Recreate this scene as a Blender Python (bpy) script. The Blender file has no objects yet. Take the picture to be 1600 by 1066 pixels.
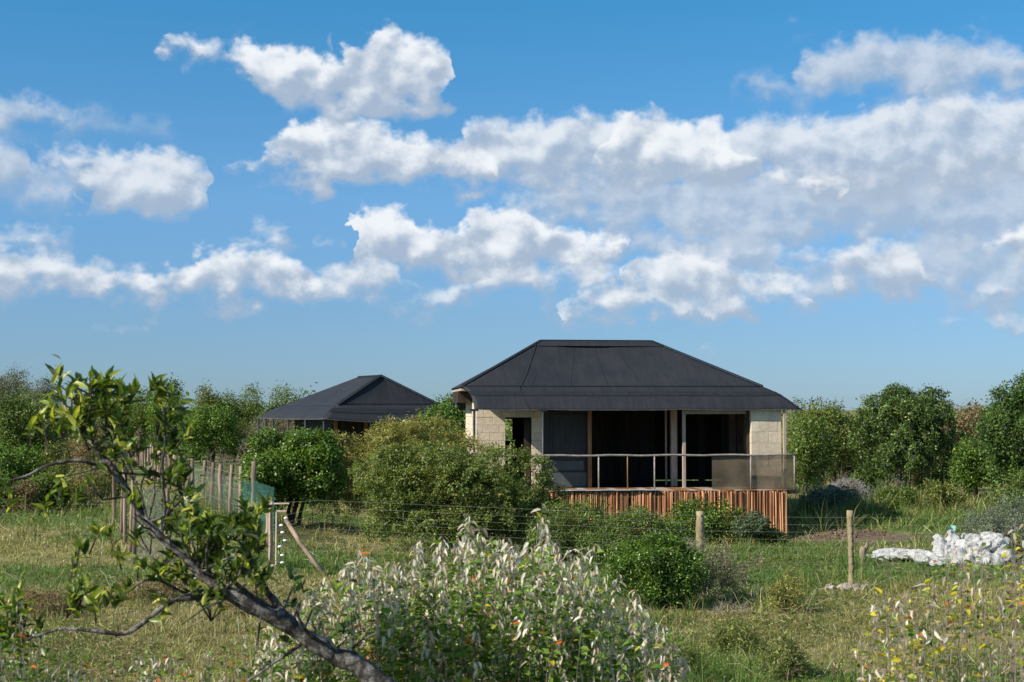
import bpy, bmesh, math, random
import numpy as np
from mathutils import Vector, Matrix

# ------------------------------------------------------------------ camera
SC = bpy.context.scene
COL = SC.collection
FPX = 2222.0                       # focal length in pixels of a 1600 px wide picture
CAMZ = 3.6
PITCH = math.atan(107.0 / FPX)
cam_d = bpy.data.cameras.new('camera')
cam_d.lens = FPX / 1600 * 36
cam_d.sensor_width = 36
cam_d.clip_start = 0.1
cam_d.clip_end = 20000
cam_d.dof.use_dof = True
cam_d.dof.focus_distance = 42
cam_d.dof.aperture_fstop = 7.1
cam = bpy.data.objects.new('camera', cam_d)
COL.objects.link(cam)
cam.location = (0, 0, CAMZ)
cam.rotation_euler = (math.pi / 2 + PITCH, 0, 0)
SC.camera = cam
SC.render.resolution_x, SC.render.resolution_y = 1024, 682

def ray(px, py):
    """direction of a photograph pixel (1600 x 1066)"""
    a, b = px - 800.0, 533.0 - py
    return Vector((a, FPX * math.cos(PITCH) - b * math.sin(PITCH), FPX * math.sin(PITCH) + b * math.cos(PITCH)))

def at(px, py, Y):
    d = ray(px, py)
    return Vector((0, 0, CAMZ)) + d * (Y / d.y)

# ------------------------------------------------------------------ light
SUN = Vector((-0.70, -0.37, 0.59)).normalized()
SUN_EL = math.asin(SUN.z)
SUN_AZ = math.atan2(SUN.x, SUN.y)
sl = bpy.data.lights.new('sun', 'SUN')
sl.energy = 5.0
sl.angle = math.radians(0.55)
sl.color = (1.0, 0.93, 0.82)
so = bpy.data.objects.new('sun', sl)
COL.objects.link(so)
so.rotation_euler = SUN.to_track_quat('Z', 'Y').to_euler()
so.location = (-30, -20, 40)

SC.view_settings.view_transform = 'Standard'
SC.view_settings.look = 'None'
SC.view_settings.exposure = 0.45
SC.view_settings.gamma = 1.0
SC.view_settings.use_curve_mapping = False

# ------------------------------------------------------------------ sky with cumulus
W = bpy.data.worlds.new('World')
SC.world = W
W.use_nodes = True
WT = W.node_tree
WT.nodes.clear()

class NB:
    """tiny node-graph builder"""
    def __init__(s, t): s.t = t
    def new(s, typ): return s.t.nodes.new(typ)
    def put(s, sock, v):
        if isinstance(v, bpy.types.NodeSocket): s.t.links.new(v, sock)
        elif v is not None: sock.default_value = v
    def m(s, op, a, b=None, c=None, clamp=False):
        n = s.new('ShaderNodeMath'); n.operation = op; n.use_clamp = clamp
        s.put(n.inputs[0], a); s.put(n.inputs[1], b); s.put(n.inputs[2], c)
        return n.outputs[0]
    def v(s, op, a, b=None, c=None, out=0):
        n = s.new('ShaderNodeVectorMath'); n.operation = op
        s.put(n.inputs[0], a); s.put(n.inputs[1], b); s.put(n.inputs[2], c)
        return n.outputs[out]
    def xyz(s, x, y, z=0.0):
        n = s.new('ShaderNodeCombineXYZ'); s.put(n.inputs[0], x); s.put(n.inputs[1], y); s.put(n.inputs[2], z)
        return n.outputs[0]
    def noise(s, vec, scale, detail=5, rough=0.55, color=False):
        n = s.new('ShaderNodeTexNoise'); s.put(n.inputs['Vector'], vec)
        n.inputs['Scale'].default_value = scale; n.inputs['Detail'].default_value = detail
        n.inputs['Roughness'].default_value = rough
        return n.outputs['Color' if color else 'Fac']
    def ss(s, x, lo, hi, a=0.0, b=1.0):
        n = s.new('ShaderNodeMapRange'); n.interpolation_type = 'SMOOTHSTEP'
        s.put(n.inputs[0], x); n.inputs[1].default_value = lo; n.inputs[2].default_value = hi
        n.inputs[3].default_value = a; n.inputs[4].default_value = b
        return n.outputs[0]
    def mix(s, f, a, b):
        n = s.new('ShaderNodeMix'); n.data_type = 'RGBA'
        s.put(n.inputs[0], f); s.put(n.inputs[6], a); s.put(n.inputs[7], b)
        return n.outputs[2]

B = NB(WT)
sky = B.new('ShaderNodeTexSky')
sky.sky_type = 'NISHITA'
sky.sun_disc = False
sky.sun_elevation = SUN_EL
sky.sun_rotation = SUN_AZ
sky.altitude = 1600
sky.air_density = 1.0
sky.dust_density = 0.6
sky.ozone_density = 2.2
geo = B.new('ShaderNodeTexCoord')
sep = B.new('ShaderNodeSeparateXYZ')
WT.links.new(geo.outputs['Generated'], sep.inputs[0])
UN = FPX / 100.0                    # 1 unit = 100 photo pixels at the picture centre
az = B.m('MULTIPLY', B.m('ARCTAN2', sep.outputs[0], sep.outputs[1]), UN)
el = B.m('MULTIPLY', B.m('ARCSINE', sep.outputs[2]), UN)

def ang(px, py):
    d = ray(px, py).normalized()
    return math.atan2(d.x, d.y) * UN, math.asin(d.z) * UN

# cumulus groups, back to front: list of puffs (x, y, rx, ry) in photo pixels, then
# (edge softness, whiteness, greyness)
CLOUDS = [
    # long grey layer behind on the right
    ([(1000, 325, 190, 40), (1200, 330, 260, 55), (1420, 320, 260, 60), (1580, 330, 200, 80)], .42, .58, .9),
    ([(1080, 385, 120, 30), (1500, 430, 200, 55), (1300, 445, 200, 32), (1590, 460, 120, 40)], .55, .45, .9),
    # high bank top right
    ([(1300, 105, 50, 32), (1370, 95, 75, 40), (1450, 95, 70, 36), (1520, 110, 70, 45), (1590, 120, 60, 40), (1440, 135, 150, 34)], .55, .6, .75),
    ([(1252, 155, 48, 24), (1185, 125, 40, 16)], .7, .45, .7),
    ([(1225, 78, 26, 14), (1262, 68, 20, 12)], .7, .45, .7),
    # main band
    ([(1190, 215, 55, 30), (1250, 225, 90, 40), (1330, 225, 80, 42), (1400, 205, 80, 40), (1480, 200, 70, 50), (1560, 215, 80, 55), (1300, 270, 190, 40), (1500, 275, 180, 50)], .45, .80, .8),
    ([(770, 220, 48, 32), (830, 225, 60, 36), (900, 220, 75, 40), (960, 225, 60, 42), (850, 270, 160, 38), (960, 285, 150, 30)], .42, .85, .8),
    ([(1005, 205, 48, 30), (1040, 220, 50, 30), (1090, 225, 36, 38), (1110, 262, 60, 44), (1050, 275, 90, 30), (1190, 290, 110, 22)], .32, 1.0, .8),
    ([(425, 262, 55, 13), (470, 235, 52, 22), (510, 218, 55, 34), (560, 225, 60, 34), (620, 245, 70, 34), (700, 255, 60, 30), (560, 275, 90, 24), (680, 280, 90, 24)], .32, 1.0, .8),
    # top-left lone cloud
    ([(290, 68, 34, 15), (335, 85, 40, 14), (385, 92, 44, 22), (430, 105, 45, 36), (480, 105, 40, 28), (520, 130, 60, 34), (575, 110, 40, 40), (608, 90, 45, 40), (650, 110, 42, 44), (670, 135, 28, 36), (560, 155, 110, 28), (450, 150, 50, 22)], .32, 1.0, .7),
    ([(445, 180, 22, 14), (385, 62, 14, 22), (515, 70, 12, 18)], .8, .5, .7),
    # left banks
    ([(-10, 180, 60, 28), (40, 178, 42, 26), (75, 185, 30, 20)], .55, .7, .7),
    ([(-10, 235, 40, 24), (20, 285, 75, 34), (-5, 310, 90, 28), (60, 310, 50, 22)], .6, .55, .7),
    ([(150, 178, 36, 18), (190, 215, 60, 20), (95, 225, 50, 13), (245, 188, 30, 9), (160, 205, 40, 14)], .9, .42, .7),
    ([(95, 250, 34, 14), (140, 262, 52, 26), (195, 275, 60, 34), (245, 265, 42, 32), (275, 270, 28, 28), (230, 310, 82, 30), (215, 345, 70, 16), (310, 268, 14, 12)], .42, .82, .8),
    ([(15, 374, 40, 18), (65, 372, 40, 16), (100, 368, 16, 10), (432, 364, 28, 16), (508, 384, 24, 11), (370, 376, 22, 7), (232, 371, 26, 9)], .5, .8, .6),
    # low rows
    ([(585, 352, 32, 28), (615, 362, 36, 32), (650, 380, 36, 26), (690, 382, 34, 28), (730, 385, 40, 20), (770, 360, 34, 34), (810, 355, 44, 30), (855, 378, 48, 30), (700, 415, 130, 26), (830, 415, 110, 30), (945, 385, 36, 18)], .30, 1.0, .8),
    ([(-10, 415, 60, 24), (40, 412, 44, 20), (85, 420, 46, 20), (150, 428, 40, 18), (110, 450, 150, 18), (225, 440, 36, 20), (215, 478, 36, 6)], .38, .9, .75),
    ([(345, 412, 40, 24), (405, 412, 44, 24), (370, 435, 100, 24), (450, 432, 40, 22), (300, 455, 120, 16), (420, 462, 110, 16)], .34, 1.0, .75),
    ([(530, 432, 36, 18), (580, 425, 40, 22), (570, 455, 90, 20), (650, 465, 110, 16), (740, 460, 70, 16), (880, 440, 110, 24)], .42, .85, .75),
    ([(1180, 402, 60, 15), (1260, 405, 90, 16), (1380, 392, 56, 17), (1480, 455, 130, 16)], .45, .85, .8),
    ([(1578, 400, 30, 26), (1600, 385, 28, 30)], .32, 1.0, .8),
    ([(1065, 420, 38, 30), (1100, 432, 44, 30), (1015, 408, 24, 9), (1040, 455, 70, 26), (1180, 452, 56, 22), (1235, 462, 36, 16), (1120, 475, 130, 22)], .34, .95, .8),
    ([(930, 462, 40, 16), (985, 460, 46, 18), (920, 485, 52, 12), (1030, 485, 90, 14)], .36, .9, .8),
    ([(868, 312, 24, 11), (1500, 505, 80, 10), (1590, 508, 40, 18), (1215, 551, 30, 8), (195, 516, 32, 7), (1105, 543, 16, 5)], .6, .65, .5),
    ([(1240, 32, 20, 5), (1550, 33, 14, 6), (1450, 165, 22, 16)], .6, .7, .5),
]

def noise2(vec, scale, detail, rough):
    n = B.new('ShaderNodeTexNoise'); n.noise_dimensions = '2D'
    B.put(n.inputs['Vector'], vec)
    n.inputs['Scale'].default_value = scale; n.inputs['Detail'].default_value = detail
    n.inputs['Roughness'].default_value = rough
    return n.outputs['Fac']

def warp(u, v):
    p = B.xyz(u, B.m('MULTIPLY', v, 1.25), 0.0)
    a = noise2(p, 1.5, 1, .5)
    b = noise2(B.v('ADD', p, (7.3, 2.1, 0)), 1.2, 1, .5)
    c = noise2(B.v('ADD', p, (17.1, 5.7, 0)), 2.6, 5.5, .56)
    d = noise2(B.v('ADD', p, (3.7, 21.2, 0)), 3.6, 3.5, .5)
    q = B.xyz(B.m('ADD', u, B.m('ADD', B.m('MULTIPLY_ADD', a, .7, -.35), B.m('MULTIPLY_ADD', c, .42, -.21))),
              B.m('ADD', v, B.m('ADD', B.m('MULTIPLY_ADD', b, .42, -.21), B.m('MULTIPLY_ADD', d, .42, -.21))), 0.0)
    n = B.m('ADD', B.m('MULTIPLY', b, .75), B.m('MULTIPLY', c, .5))
    return q, B.m('SUBTRACT', n, .62)

def curve(x, xs, ys):
    n = B.new('ShaderNodeFloatCurve')
    mp = n.mapping; c = mp.curves[0]
    c.points[0].location = (xs[0], ys[0]); c.points[1].location = (xs[-1], ys[-1])
    for x_, y_ in zip(xs[1:-1], ys[1:-1]): c.points.new(x_, y_)
    for p_ in c.points: p_.handle_type = 'VECTOR'
    mp.update()
    B.put(n.inputs['Value'], x)
    return n.outputs[0]

def band(q, puffs):
    """upper and lower outline of a row of puffs as two curves over azimuth; returns (depth inside, height 0..1)"""
    us = np.linspace(-9.0, 9.0, 161)
    T = np.full(us.shape, -1e3); Bt = np.full(us.shape, 1e3); near = np.full(us.shape, 1e3); yc = np.zeros(us.shape)
    for (x, y, rx, ry) in puffs:
        cu, cv = ang(x, y); a, b = rx * 1.2 / 100, ry * 1.2 / 100
        e = np.abs(us - cu) / a
        h = b * np.sqrt(np.clip(1 - e * e, 0, 1))
        ok = e < 1
        T = np.where(ok, np.maximum(T, cv + h), T)
        Bt = np.where(ok, np.minimum(Bt, cv - h * .85), Bt)
        yc = np.where(e < near, cv, yc); near = np.minimum(near, e)
    out = T < -100
    T = np.where(out, yc - .5, T); Bt = np.where(out, yc + .5, Bt)
    xs = (us + 9) / 18
    sx = B.new('ShaderNodeSeparateXYZ'); B.put(sx.inputs[0], q)
    u = B.m('MULTIPLY_ADD', sx.outputs[0], 1 / 18, .5)
    vn = B.m('MULTIPLY_ADD', sx.outputs[1], 1 / 9.0, .1)
    t = B.m('SUBTRACT', curve(u, xs, T / 9 + .1), vn)
    b = B.m('SUBTRACT', vn, curve(u, xs, Bt / 9 + .1))
    d = B.m('SMOOTH_MIN', B.m('MULTIPLY', t, 1.35), B.m('MULTIPLY', b, .85), .03)
    hf = B.m('DIVIDE', b, B.m('MAXIMUM', B.m('ADD', t, b), .012), clamp=True)
    return B.m('MULTIPLY', d, 22.0), hf

WHITE = (8.9, 9.25, 9.6, 1)
GREY = (3.9, 4.9, 6.3, 1)
# the clear sky, graded a little deeper blue with height
ramp = B.new('ShaderNodeValToRGB')
WT.links.new(B.m('MULTIPLY', B.m('ARCSINE', sep.outputs[2]), 180 / math.pi / 20.0), ramp.inputs[0])
stops = [(0.0, (.44, .62, .94)), (.18, (.55, .76, 1.02)), (.42, (.70, 1.06, 1.28)), (.80, (.42, 1.20, 1.44))]
ce = ramp.color_ramp.elements
while len(ce) < len(stops): ce.new(.5)
for e_, (p_, c_) in zip(ce, stops):
    e_.position = p_; e_.color = (*c_, 1)
tn = B.new('ShaderNodeMix'); tn.data_type = 'RGBA'; tn.blend_type = 'MULTIPLY'
tn.inputs[0].default_value = 1.0
WT.links.new(sky.outputs[0], tn.inputs[6]); WT.links.new(ramp.outputs[0], tn.inputs[7])
clear = tn.outputs[2]

def over(colr, d, hf, dn, soft, white):
    a = B.ss(d, -.14, -.04 + soft * 2.2)
    sh = B.m('MULTIPLY_ADD', dn, 1.55, B.m('MULTIPLY_ADD', hf, 1.15, -.20))
    sh = B.m('MULTIPLY', B.ss(sh, .0, .95), white)
    return B.mix(B.m('MULTIPLY', a, .62 + .35 * white), colr, B.mix(sh, GREY, WHITE))

def background(c):
    bg = B.new('ShaderNodeBackground')
    B.put(bg.inputs[0], c); bg.inputs[1].default_value = 0.0735
    return bg.outputs[0]

def choose(f, a, b):
    n = B.new('ShaderNodeMixShader')
    B.put(n.inputs[0], f); WT.links.new(a, n.inputs[1]); WT.links.new(b, n.inputs[2])
    return n.outputs[0]

# the cumulus field in view
q0, n0 = warp(az, el)
q1, n1 = warp(B.m('ADD', az, -.12), B.m('ADD', el, .17))
dn = B.m('SUBTRACT', n0, n1)
c = clear
nz = B.m('MULTIPLY', n0, 1.7)
for puffs, soft, white, grey in CLOUDS:
    d, hf = band(q0, puffs)
    c = over(c, B.m('ADD', d, nz), hf, dn, soft, white)
field = background(c)
# the rest of the sky carries the same broken cumulus
gv = B.v('MULTIPLY', geo.outputs['Generated'], (1, 1, 2.2))
lo0 = B.noise(gv, 4.0, 6, .58)
lo1 = B.noise(B.v('ADD', gv, (-.03, -.02, .05)), 4.0, 6, .58)
hz = B.m('SUBTRACT', 1.0, B.ss(el, .8, 2.4))
g0 = B.m('SUBTRACT', B.m('MULTIPLY_ADD', lo0, 4.0, -2.0), hz)
rest = background(over(clear, g0, B.ss(lo0, .48, .75, .75, .3), B.m('SUBTRACT', lo0, lo1), .4, .85))
inside = B.m('MULTIPLY', B.m('LESS_THAN', B.m('ABSOLUTE', az), ang(1740, 533)[0]),
             B.m('MULTIPLY', B.m('LESS_THAN', el, ang(800, -40)[1]), B.m('GREATER_THAN', el, 0.0)))
wo = B.new('ShaderNodeOutputWorld')
WT.links.new(choose(inside, rest, field), wo.inputs[0])
W.cycles.sampling_method = 'MANUAL'
W.cycles.sample_map_resolution = 512

# ------------------------------------------------------------------ helpers
rng = np.random.default_rng(7)
random.seed(7)
V = Vector

def tag(o, label=None, cat=None, group=None, kind=None):
    if label: o['label'] = label
    if cat: o['category'] = cat
    if group: o['group'] = group
    if kind: o['kind'] = kind
    return o

def empty(name, loc, rz=0.0, label=None, cat=None, group=None):
    o = bpy.data.objects.new(name, None)
    o.empty_display_size = .2
    COL.objects.link(o)
    o.location = loc
    o.rotation_euler = (0, 0, rz)
    return tag(o, label, cat, group)

def link(name, me, mat=None, parent=None):
    o = bpy.data.objects.new(name, me)
    COL.objects.link(o)
    if mat is not None and not me.materials: me.materials.append(mat)
    if parent is not None: o.parent = parent
    return o

def np_mesh(name, verts, faces, col=None, smooth=False):
    """verts (n,3); faces (m,k) with one k, or a list of such arrays; col (n,3) linear colour"""
    me = bpy.data.meshes.new(name)
    if not isinstance(faces, list): faces = [faces]
    verts = np.asarray(verts, dtype=np.float32)
    me.vertices.add(len(verts))
    me.vertices.foreach_set('co', verts.ravel())
    idx = np.concatenate([np.asarray(f).ravel() for f in faces]).astype(np.int32)
    cnt = np.concatenate([np.full(len(f), f.shape[1]) for f in faces]).astype(np.int32)
    start = np.concatenate([[0], np.cumsum(cnt)[:-1]]).astype(np.int32)
    me.loops.add(len(idx)); me.loops.foreach_set('vertex_index', idx)
    me.polygons.add(len(cnt)); me.polygons.foreach_set('loop_start', start)
    if smooth: me.polygons.foreach_set('use_smooth', np.ones(len(cnt), dtype=bool))
    if col is not None:
        a = me.color_attributes.new('Col', 'FLOAT_COLOR', 'POINT')
        c4 = np.ones((len(verts), 4), dtype=np.float32); c4[:, :3] = col
        a.data.foreach_set('color', c4.ravel())
    me.update(calc_edges=True)
    return me

class MB:
    """collects boxes, tubes and grids into one mesh"""
    def __init__(s): s.v = []; s.f = []
    def add(s, vs, fs):
        k = len(s.v); s.v += [tuple(p) for p in vs]; s.f += [tuple(i + k for i in f) for f in fs]
    def box(s, x0, x1, y0, y1, z0, z1):
        s.add([(x0, y0, z0), (x1, y0, z0), (x1, y1, z0), (x0, y1, z0), (x0, y0, z1), (x1, y0, z1), (x1, y1, z1), (x0, y1, z1)],
              [(0, 3, 2, 1), (4, 5, 6, 7), (0, 1, 5, 4), (1, 2, 6, 5), (2, 3, 7, 6), (3, 0, 4, 7)])
        return s
    def tube(s, path, radii, n=6, cap=True):
        path = [V(p) for p in path]
        if not hasattr(radii, '__len__'): radii = [radii] * len(path)
        rings = []; ref = None
        for i, p in enumerate(path):
            t = (path[min(i + 1, len(path) - 1)] - path[max(i - 1, 0)]).normalized()
            if ref is None: ref = t.orthogonal().normalized()
            ref = (ref - t * ref.dot(t))
            ref = ref.normalized() if ref.length > 1e-6 else t.orthogonal().normalized()
            b = t.cross(ref)
            rings.append([p + (ref * math.cos(2 * math.pi * k / n) + b * math.sin(2 * math.pi * k / n)) * radii[i] for k in range(n)])
        vs = [q for r in rings for q in r]
        fs = [(i * n + k, i * n + (k + 1) % n, (i + 1) * n + (k + 1) % n, (i + 1) * n + k) for i in range(len(path) - 1) for k in range(n)]
        if cap:
            fs.append(tuple(reversed(range(n)))); fs.append(tuple(range((len(path) - 1) * n, len(path) * n)))
        s.add(vs, fs)
        return s
    def grid(s, fn, nu, nv):
        s.add([fn(i / nu, j / nv) for j in range(nv + 1) for i in range(nu + 1)],
              [(j * (nu + 1) + i, j * (nu + 1) + i + 1, (j + 1) * (nu + 1) + i + 1, (j + 1) * (nu + 1) + i) for j in range(nv) for i in range(nu)])
        return s
    def mesh(s, name, smooth=False):
        me = bpy.data.meshes.new(name); me.from_pydata(s.v, [], s.f)
        if smooth: me.polygons.foreach_set('use_smooth', [True] * len(me.polygons))
        me.update(); return me
    def build(s, name, mat, parent=None, smooth=False, bevel=0):
        o = link(name, s.mesh(name, smooth), mat, parent)
        if bevel:
            md = o.modifiers.new('bevel', 'BEVEL'); md.width = bevel; md.segments = 1
        return o

# value noise in numpy
_H = np.random.default_rng(99).random((256, 256))
def vnoise(x, y):
    x = np.asarray(x, float); y = np.asarray(y, float)
    xi = np.floor(x).astype(int); yi = np.floor(y).astype(int); fx = x - xi; fy = y - yi
    fx = fx * fx * (3 - 2 * fx); fy = fy * fy * (3 - 2 * fy)
    g = lambda a, b: _H[a & 255, b & 255]
    return (g(xi, yi) * (1 - fx) + g(xi + 1, yi) * fx) * (1 - fy) + (g(xi, yi + 1) * (1 - fx) + g(xi + 1, yi + 1) * fx) * fy
def fbm(x, y, o=4):
    s = 0; a = .5
    for k in range(o):
        s = s + a * vnoise(x * 2 ** k + 13.7 * k, y * 2 ** k + 5.1 * k); a *= .5
    return s / (1 - .5 ** o)

# ------------------------------------------------------------------ materials
def material(name, rough=.7, spec=.3):
    m = bpy.data.materials.new(name); m.use_nodes = True
    nb = NB(m.node_tree); p = m.node_tree.nodes['Principled BSDF']
    p.inputs['Roughness'].default_value = rough
    p.inputs['Specular IOR Level'].default_value = spec
    return m, nb, p

def bump(nb, p, h, strength=.4, dist=.02):
    b = nb.new('ShaderNodeBump'); b.inputs['Strength'].default_value = strength; b.inputs['Distance'].default_value = dist
    nb.put(b.inputs['Height'], h); nb.put(p.inputs['Normal'], b.outputs[0])

def objco(nb): return nb.new('ShaderNodeTexCoord').outputs['Object']

def mottled(name, ca, cb, scale=4, rough=.75, spec=.25, bumpd=.01, bumps=.4, stretch=(1, 1, 1), detail=6, rnd=0.0, lo=.35, hi=.65):
    m, nb, p = material(name, rough, spec)
    co = nb.v('MULTIPLY', objco(nb), stretch)
    oi = nb.new('ShaderNodeObjectInfo')
    co = nb.v('ADD', co, nb.v('SCALE', (17.0, 9.0, 5.0), None)) if False else nb.v('MULTIPLY_ADD', nb.xyz(oi.outputs['Random'], oi.outputs['Random'], oi.outputs['Random']), (37, 21, 11), co)
    n = nb.noise(co, scale, detail, .6)
    f = nb.ss(n, lo, hi)
    c = nb.mix(f, (*ca, 1), (*cb, 1))
    if rnd:
        h = nb.new('ShaderNodeHueSaturation')
        nb.put(h.inputs['Value'], nb.m('MULTIPLY_ADD', oi.outputs['Random'], rnd * 2, 1 - rnd))
        nb.put(h.inputs['Color'], c); c = h.outputs[0]
    nb.put(p.inputs['Base Color'], c)
    if bumps: bump(nb, p, nb.noise(co, scale * 3, 6, .65), bumps, bumpd)
    return m

def leafmat(name, rough=.5, trans=.3, spec=.35):
    m, nb, p = material(name, rough, spec)
    a = nb.new('ShaderNodeAttribute'); a.attribute_name = 'Col'
    nb.put(p.inputs['Base Color'], a.outputs['Color'])
    t = nb.new('ShaderNodeBsdfTranslucent')
    h = nb.new('ShaderNodeHueSaturation'); h.inputs['Saturation'].default_value = 1.15; h.inputs['Value'].default_value = 1.35
    nb.put(h.inputs['Color'], a.outputs['Color']); nb.put(t.inputs[0], h.outputs[0])
    ms = nb.new('ShaderNodeMixShader'); ms.inputs[0].default_value = trans
    nb.t.links.new(p.outputs[0], ms.inputs[1]); nb.t.links.new(t.outputs[0], ms.inputs[2])
    nb.t.links.new(ms.outputs[0], nb.t.nodes['Material Output'].inputs[0])
    return m

LEAF = leafmat('foliage', .5, .38)
LEAF_GLOSSY = leafmat('glossy_foliage', .36, .38, .45)
GRASS = leafmat('grass_blades', .7, .3, .15)
BARK = mottled('grey_bark', (.065, .055, .047), (.32, .30, .275), 22, .9, .12, .03, 1.0, (1, 1, .8), lo=.42, hi=.66)
BARK_DARK = mottled('dark_bark', (.035, .028, .022), (.10, .08, .065), 6, .9, .1, .01, .6, (1, 1, .35))
TWIG = mottled('dry_twig', (.16, .125, .10), (.30, .25, .21), 5, .9, .1, 0, 0)
POST = mottled('fence_post_wood', (.15, .105, .075), (.33, .25, .18), 5, .85, .15, .01, .6, (1, 1, .25), rnd=.22)
POST_Y = mottled('yellow_post_wood', (.24, .19, .10), (.38, .31, .18), 7, .85, .15, .012, .7, (1, 1, .4), rnd=.1)
TIMBER = mottled('verandah_timber', (.20, .095, .035), (.32, .17, .07), 4, .6, .3, .006, .4, (3, 3, .3))
PALE_TIMBER = mottled('pale_timber', (.34, .26, .20), (.46, .37, .30), 4, .7, .25, .006, .4, (3, 3, .3))
STICK = mottled('split_sticks', (.30, .11, .045), (.60, .30, .15), 3, .6, .3, .004, .5, (3, 3, .5), rnd=.55)
STONE = mottled('sawn_stone', (.56, .455, .325), (.70, .585, .435), 5, .85, .2, .006, .4, rnd=.10)
MORTAR = mottled('mortar', (.32, .27, .21), (.40, .345, .275), 9, .9, .1)
STEEL = mottled('dark_steel', (.014, .018, .024), (.03, .036, .045), 5, .5, .4, 0, 0)
RAILM = mottled('pale_rail', (.22, .185, .16), (.34, .29, .26), 8, .55, .4, 0, 0)
ZINC = mottled('zinc_sheet', (.42, .46, .50), (.55, .58, .62), 5, .4, .6, 0, 0)
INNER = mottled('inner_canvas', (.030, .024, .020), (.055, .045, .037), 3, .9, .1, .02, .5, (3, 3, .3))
SCREEN = mottled('grey_screen', (.040, .041, .042), (.055, .056, .056), 3, .8, .2, .03, .5, (4, 4, .3))
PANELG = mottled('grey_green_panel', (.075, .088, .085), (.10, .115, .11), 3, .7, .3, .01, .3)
DARKW = mottled('dark_wood', (.025, .018, .014), (.06, .045, .035), 5, .8, .2, .005, .4, (1, 1, .3))
PINK = mottled('pink_undercoat', (.62, .42, .38), (.72, .58, .55), 12, .6, .3, .004, .4)
WHITEP = mottled('white_plastic', (.78, .78, .80), (.86, .86, .86), 8, .4, .4, 0, 0)
WIRE = mottled('galvanised_wire', (.26, .28, .28), (.36, .38, .38), 8, .4, .6, 0, 0)
GRAVEL = mottled('gravel', (.11, .105, .10), (.30, .29, .27), 26, .9, .15, .05, .9)
SOIL = mottled('heaped_soil', (.10, .068, .045), (.19, .135, .095), 6, .95, .1, .05, .8)
ROCK = mottled('pale_rock', (.28, .235, .20), (.44, .38, .34), 6, .9, .1, .03, .8)

def canvas_mat():
    m, nb, p = material('charcoal_canvas', .72, .3)
    co = objco(nb)
    n = nb.noise(co, .9, 5, .6)
    streak = nb.noise(nb.v('MULTIPLY', co, (5, .7, .7)), 1.4, 4, .6)
    f = nb.m('MULTIPLY_ADD', nb.ss(n, .35, .7), .6, nb.m('MULTIPLY', nb.ss(streak, .4, .7), .4))
    nb.put(p.inputs['Base Color'], nb.mix(f, (.015, .0172, .022, 1), (.026, .0265, .030, 1)))
    nb.put(p.inputs['Roughness'], nb.m('MULTIPLY_ADD', n, .25, .58))
    weave = nb.noise(co, 60, 2, .5)
    wr = nb.noise(nb.v('MULTIPLY', co, (2.2, .5, .5)), 1.6, 5, .55)
    bump(nb, p, nb.m('ADD', nb.m('MULTIPLY', weave, .03), wr), .5, .05)
    return m
CANVAS = canvas_mat()
SEAM = mottled('canvas_seam', (.011, .013, .017), (.017, .019, .023), 4, .7, .3, 0, 0)
HEM = mottled('pale_hem', (.08, .078, .075), (.15, .14, .135), 4, .8, .2, 0, 0)

def net_mat(name, ca, cb, alpha, scale):
    m, nb, p = material(name, .8, .2)
    co = objco(nb)
    n = nb.noise(co, scale, 5, .6)
    nb.put(p.inputs['Base Color'], nb.mix(n, (*ca, 1), (*cb, 1)))
    tr = nb.new('ShaderNodeBsdfTransparent')
    ms = nb.new('ShaderNodeMixShader')
    nb.put(ms.inputs[0], nb.m('MULTIPLY_ADD', nb.ss(n, .3, .7), .25, alpha - .12))
    nb.t.links.new(tr.outputs[0], ms.inputs[1]); nb.t.links.new(p.outputs[0], ms.inputs[2])
    nb.t.links.new(ms.outputs[0], nb.t.nodes['Material Output'].inputs[0])
    return m
SHADE_NET = net_mat('brown_shade_net', (.115, .09, .06), (.18, .14, .095), .74, 2)
GREEN_NET = net_mat('teal_net', (.03, .10, .085), (.045, .15, .125), .48, 1.2)
GREY_NET = net_mat('grey_green_net', (.09, .12, .10), (.12, .16, .13), .30, 1.0)

def plastic_mat():
    m, nb, p = material('woven_plastic', .45, .4)
    co = objco(nb); oi = nb.new('ShaderNodeObjectInfo')
    co2 = nb.v('MULTIPLY_ADD', nb.xyz(oi.outputs['Random'], oi.outputs['Random'], 0.0), (31, 17, 0), co)
    base = nb.mix(nb.ss(nb.noise(co2, 3, 4, .6), .4, .75), (.64, .63, .61, 1), (.38, .38, .35, 1))
    dirt = nb.ss(nb.noise(nb.v('ADD', co2, (4, 7, 1)), 6, 6, .7), .58, .75)
    base = nb.mix(dirt, base, (.20, .17, .12, 1))
    pr = nb.ss(nb.noise(nb.v('ADD', co2, (9, 2, 3)), 4.5, 2, .5), .66, .70)
    base = nb.mix(pr, base, (.40, .14, .10, 1))
    nb.put(p.inputs['Base Color'], base)
    bump(nb, p, nb.noise(co2, 11, 6, .75), 1.0, .09)
    return m
PLASTIC = plastic_mat()

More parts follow.
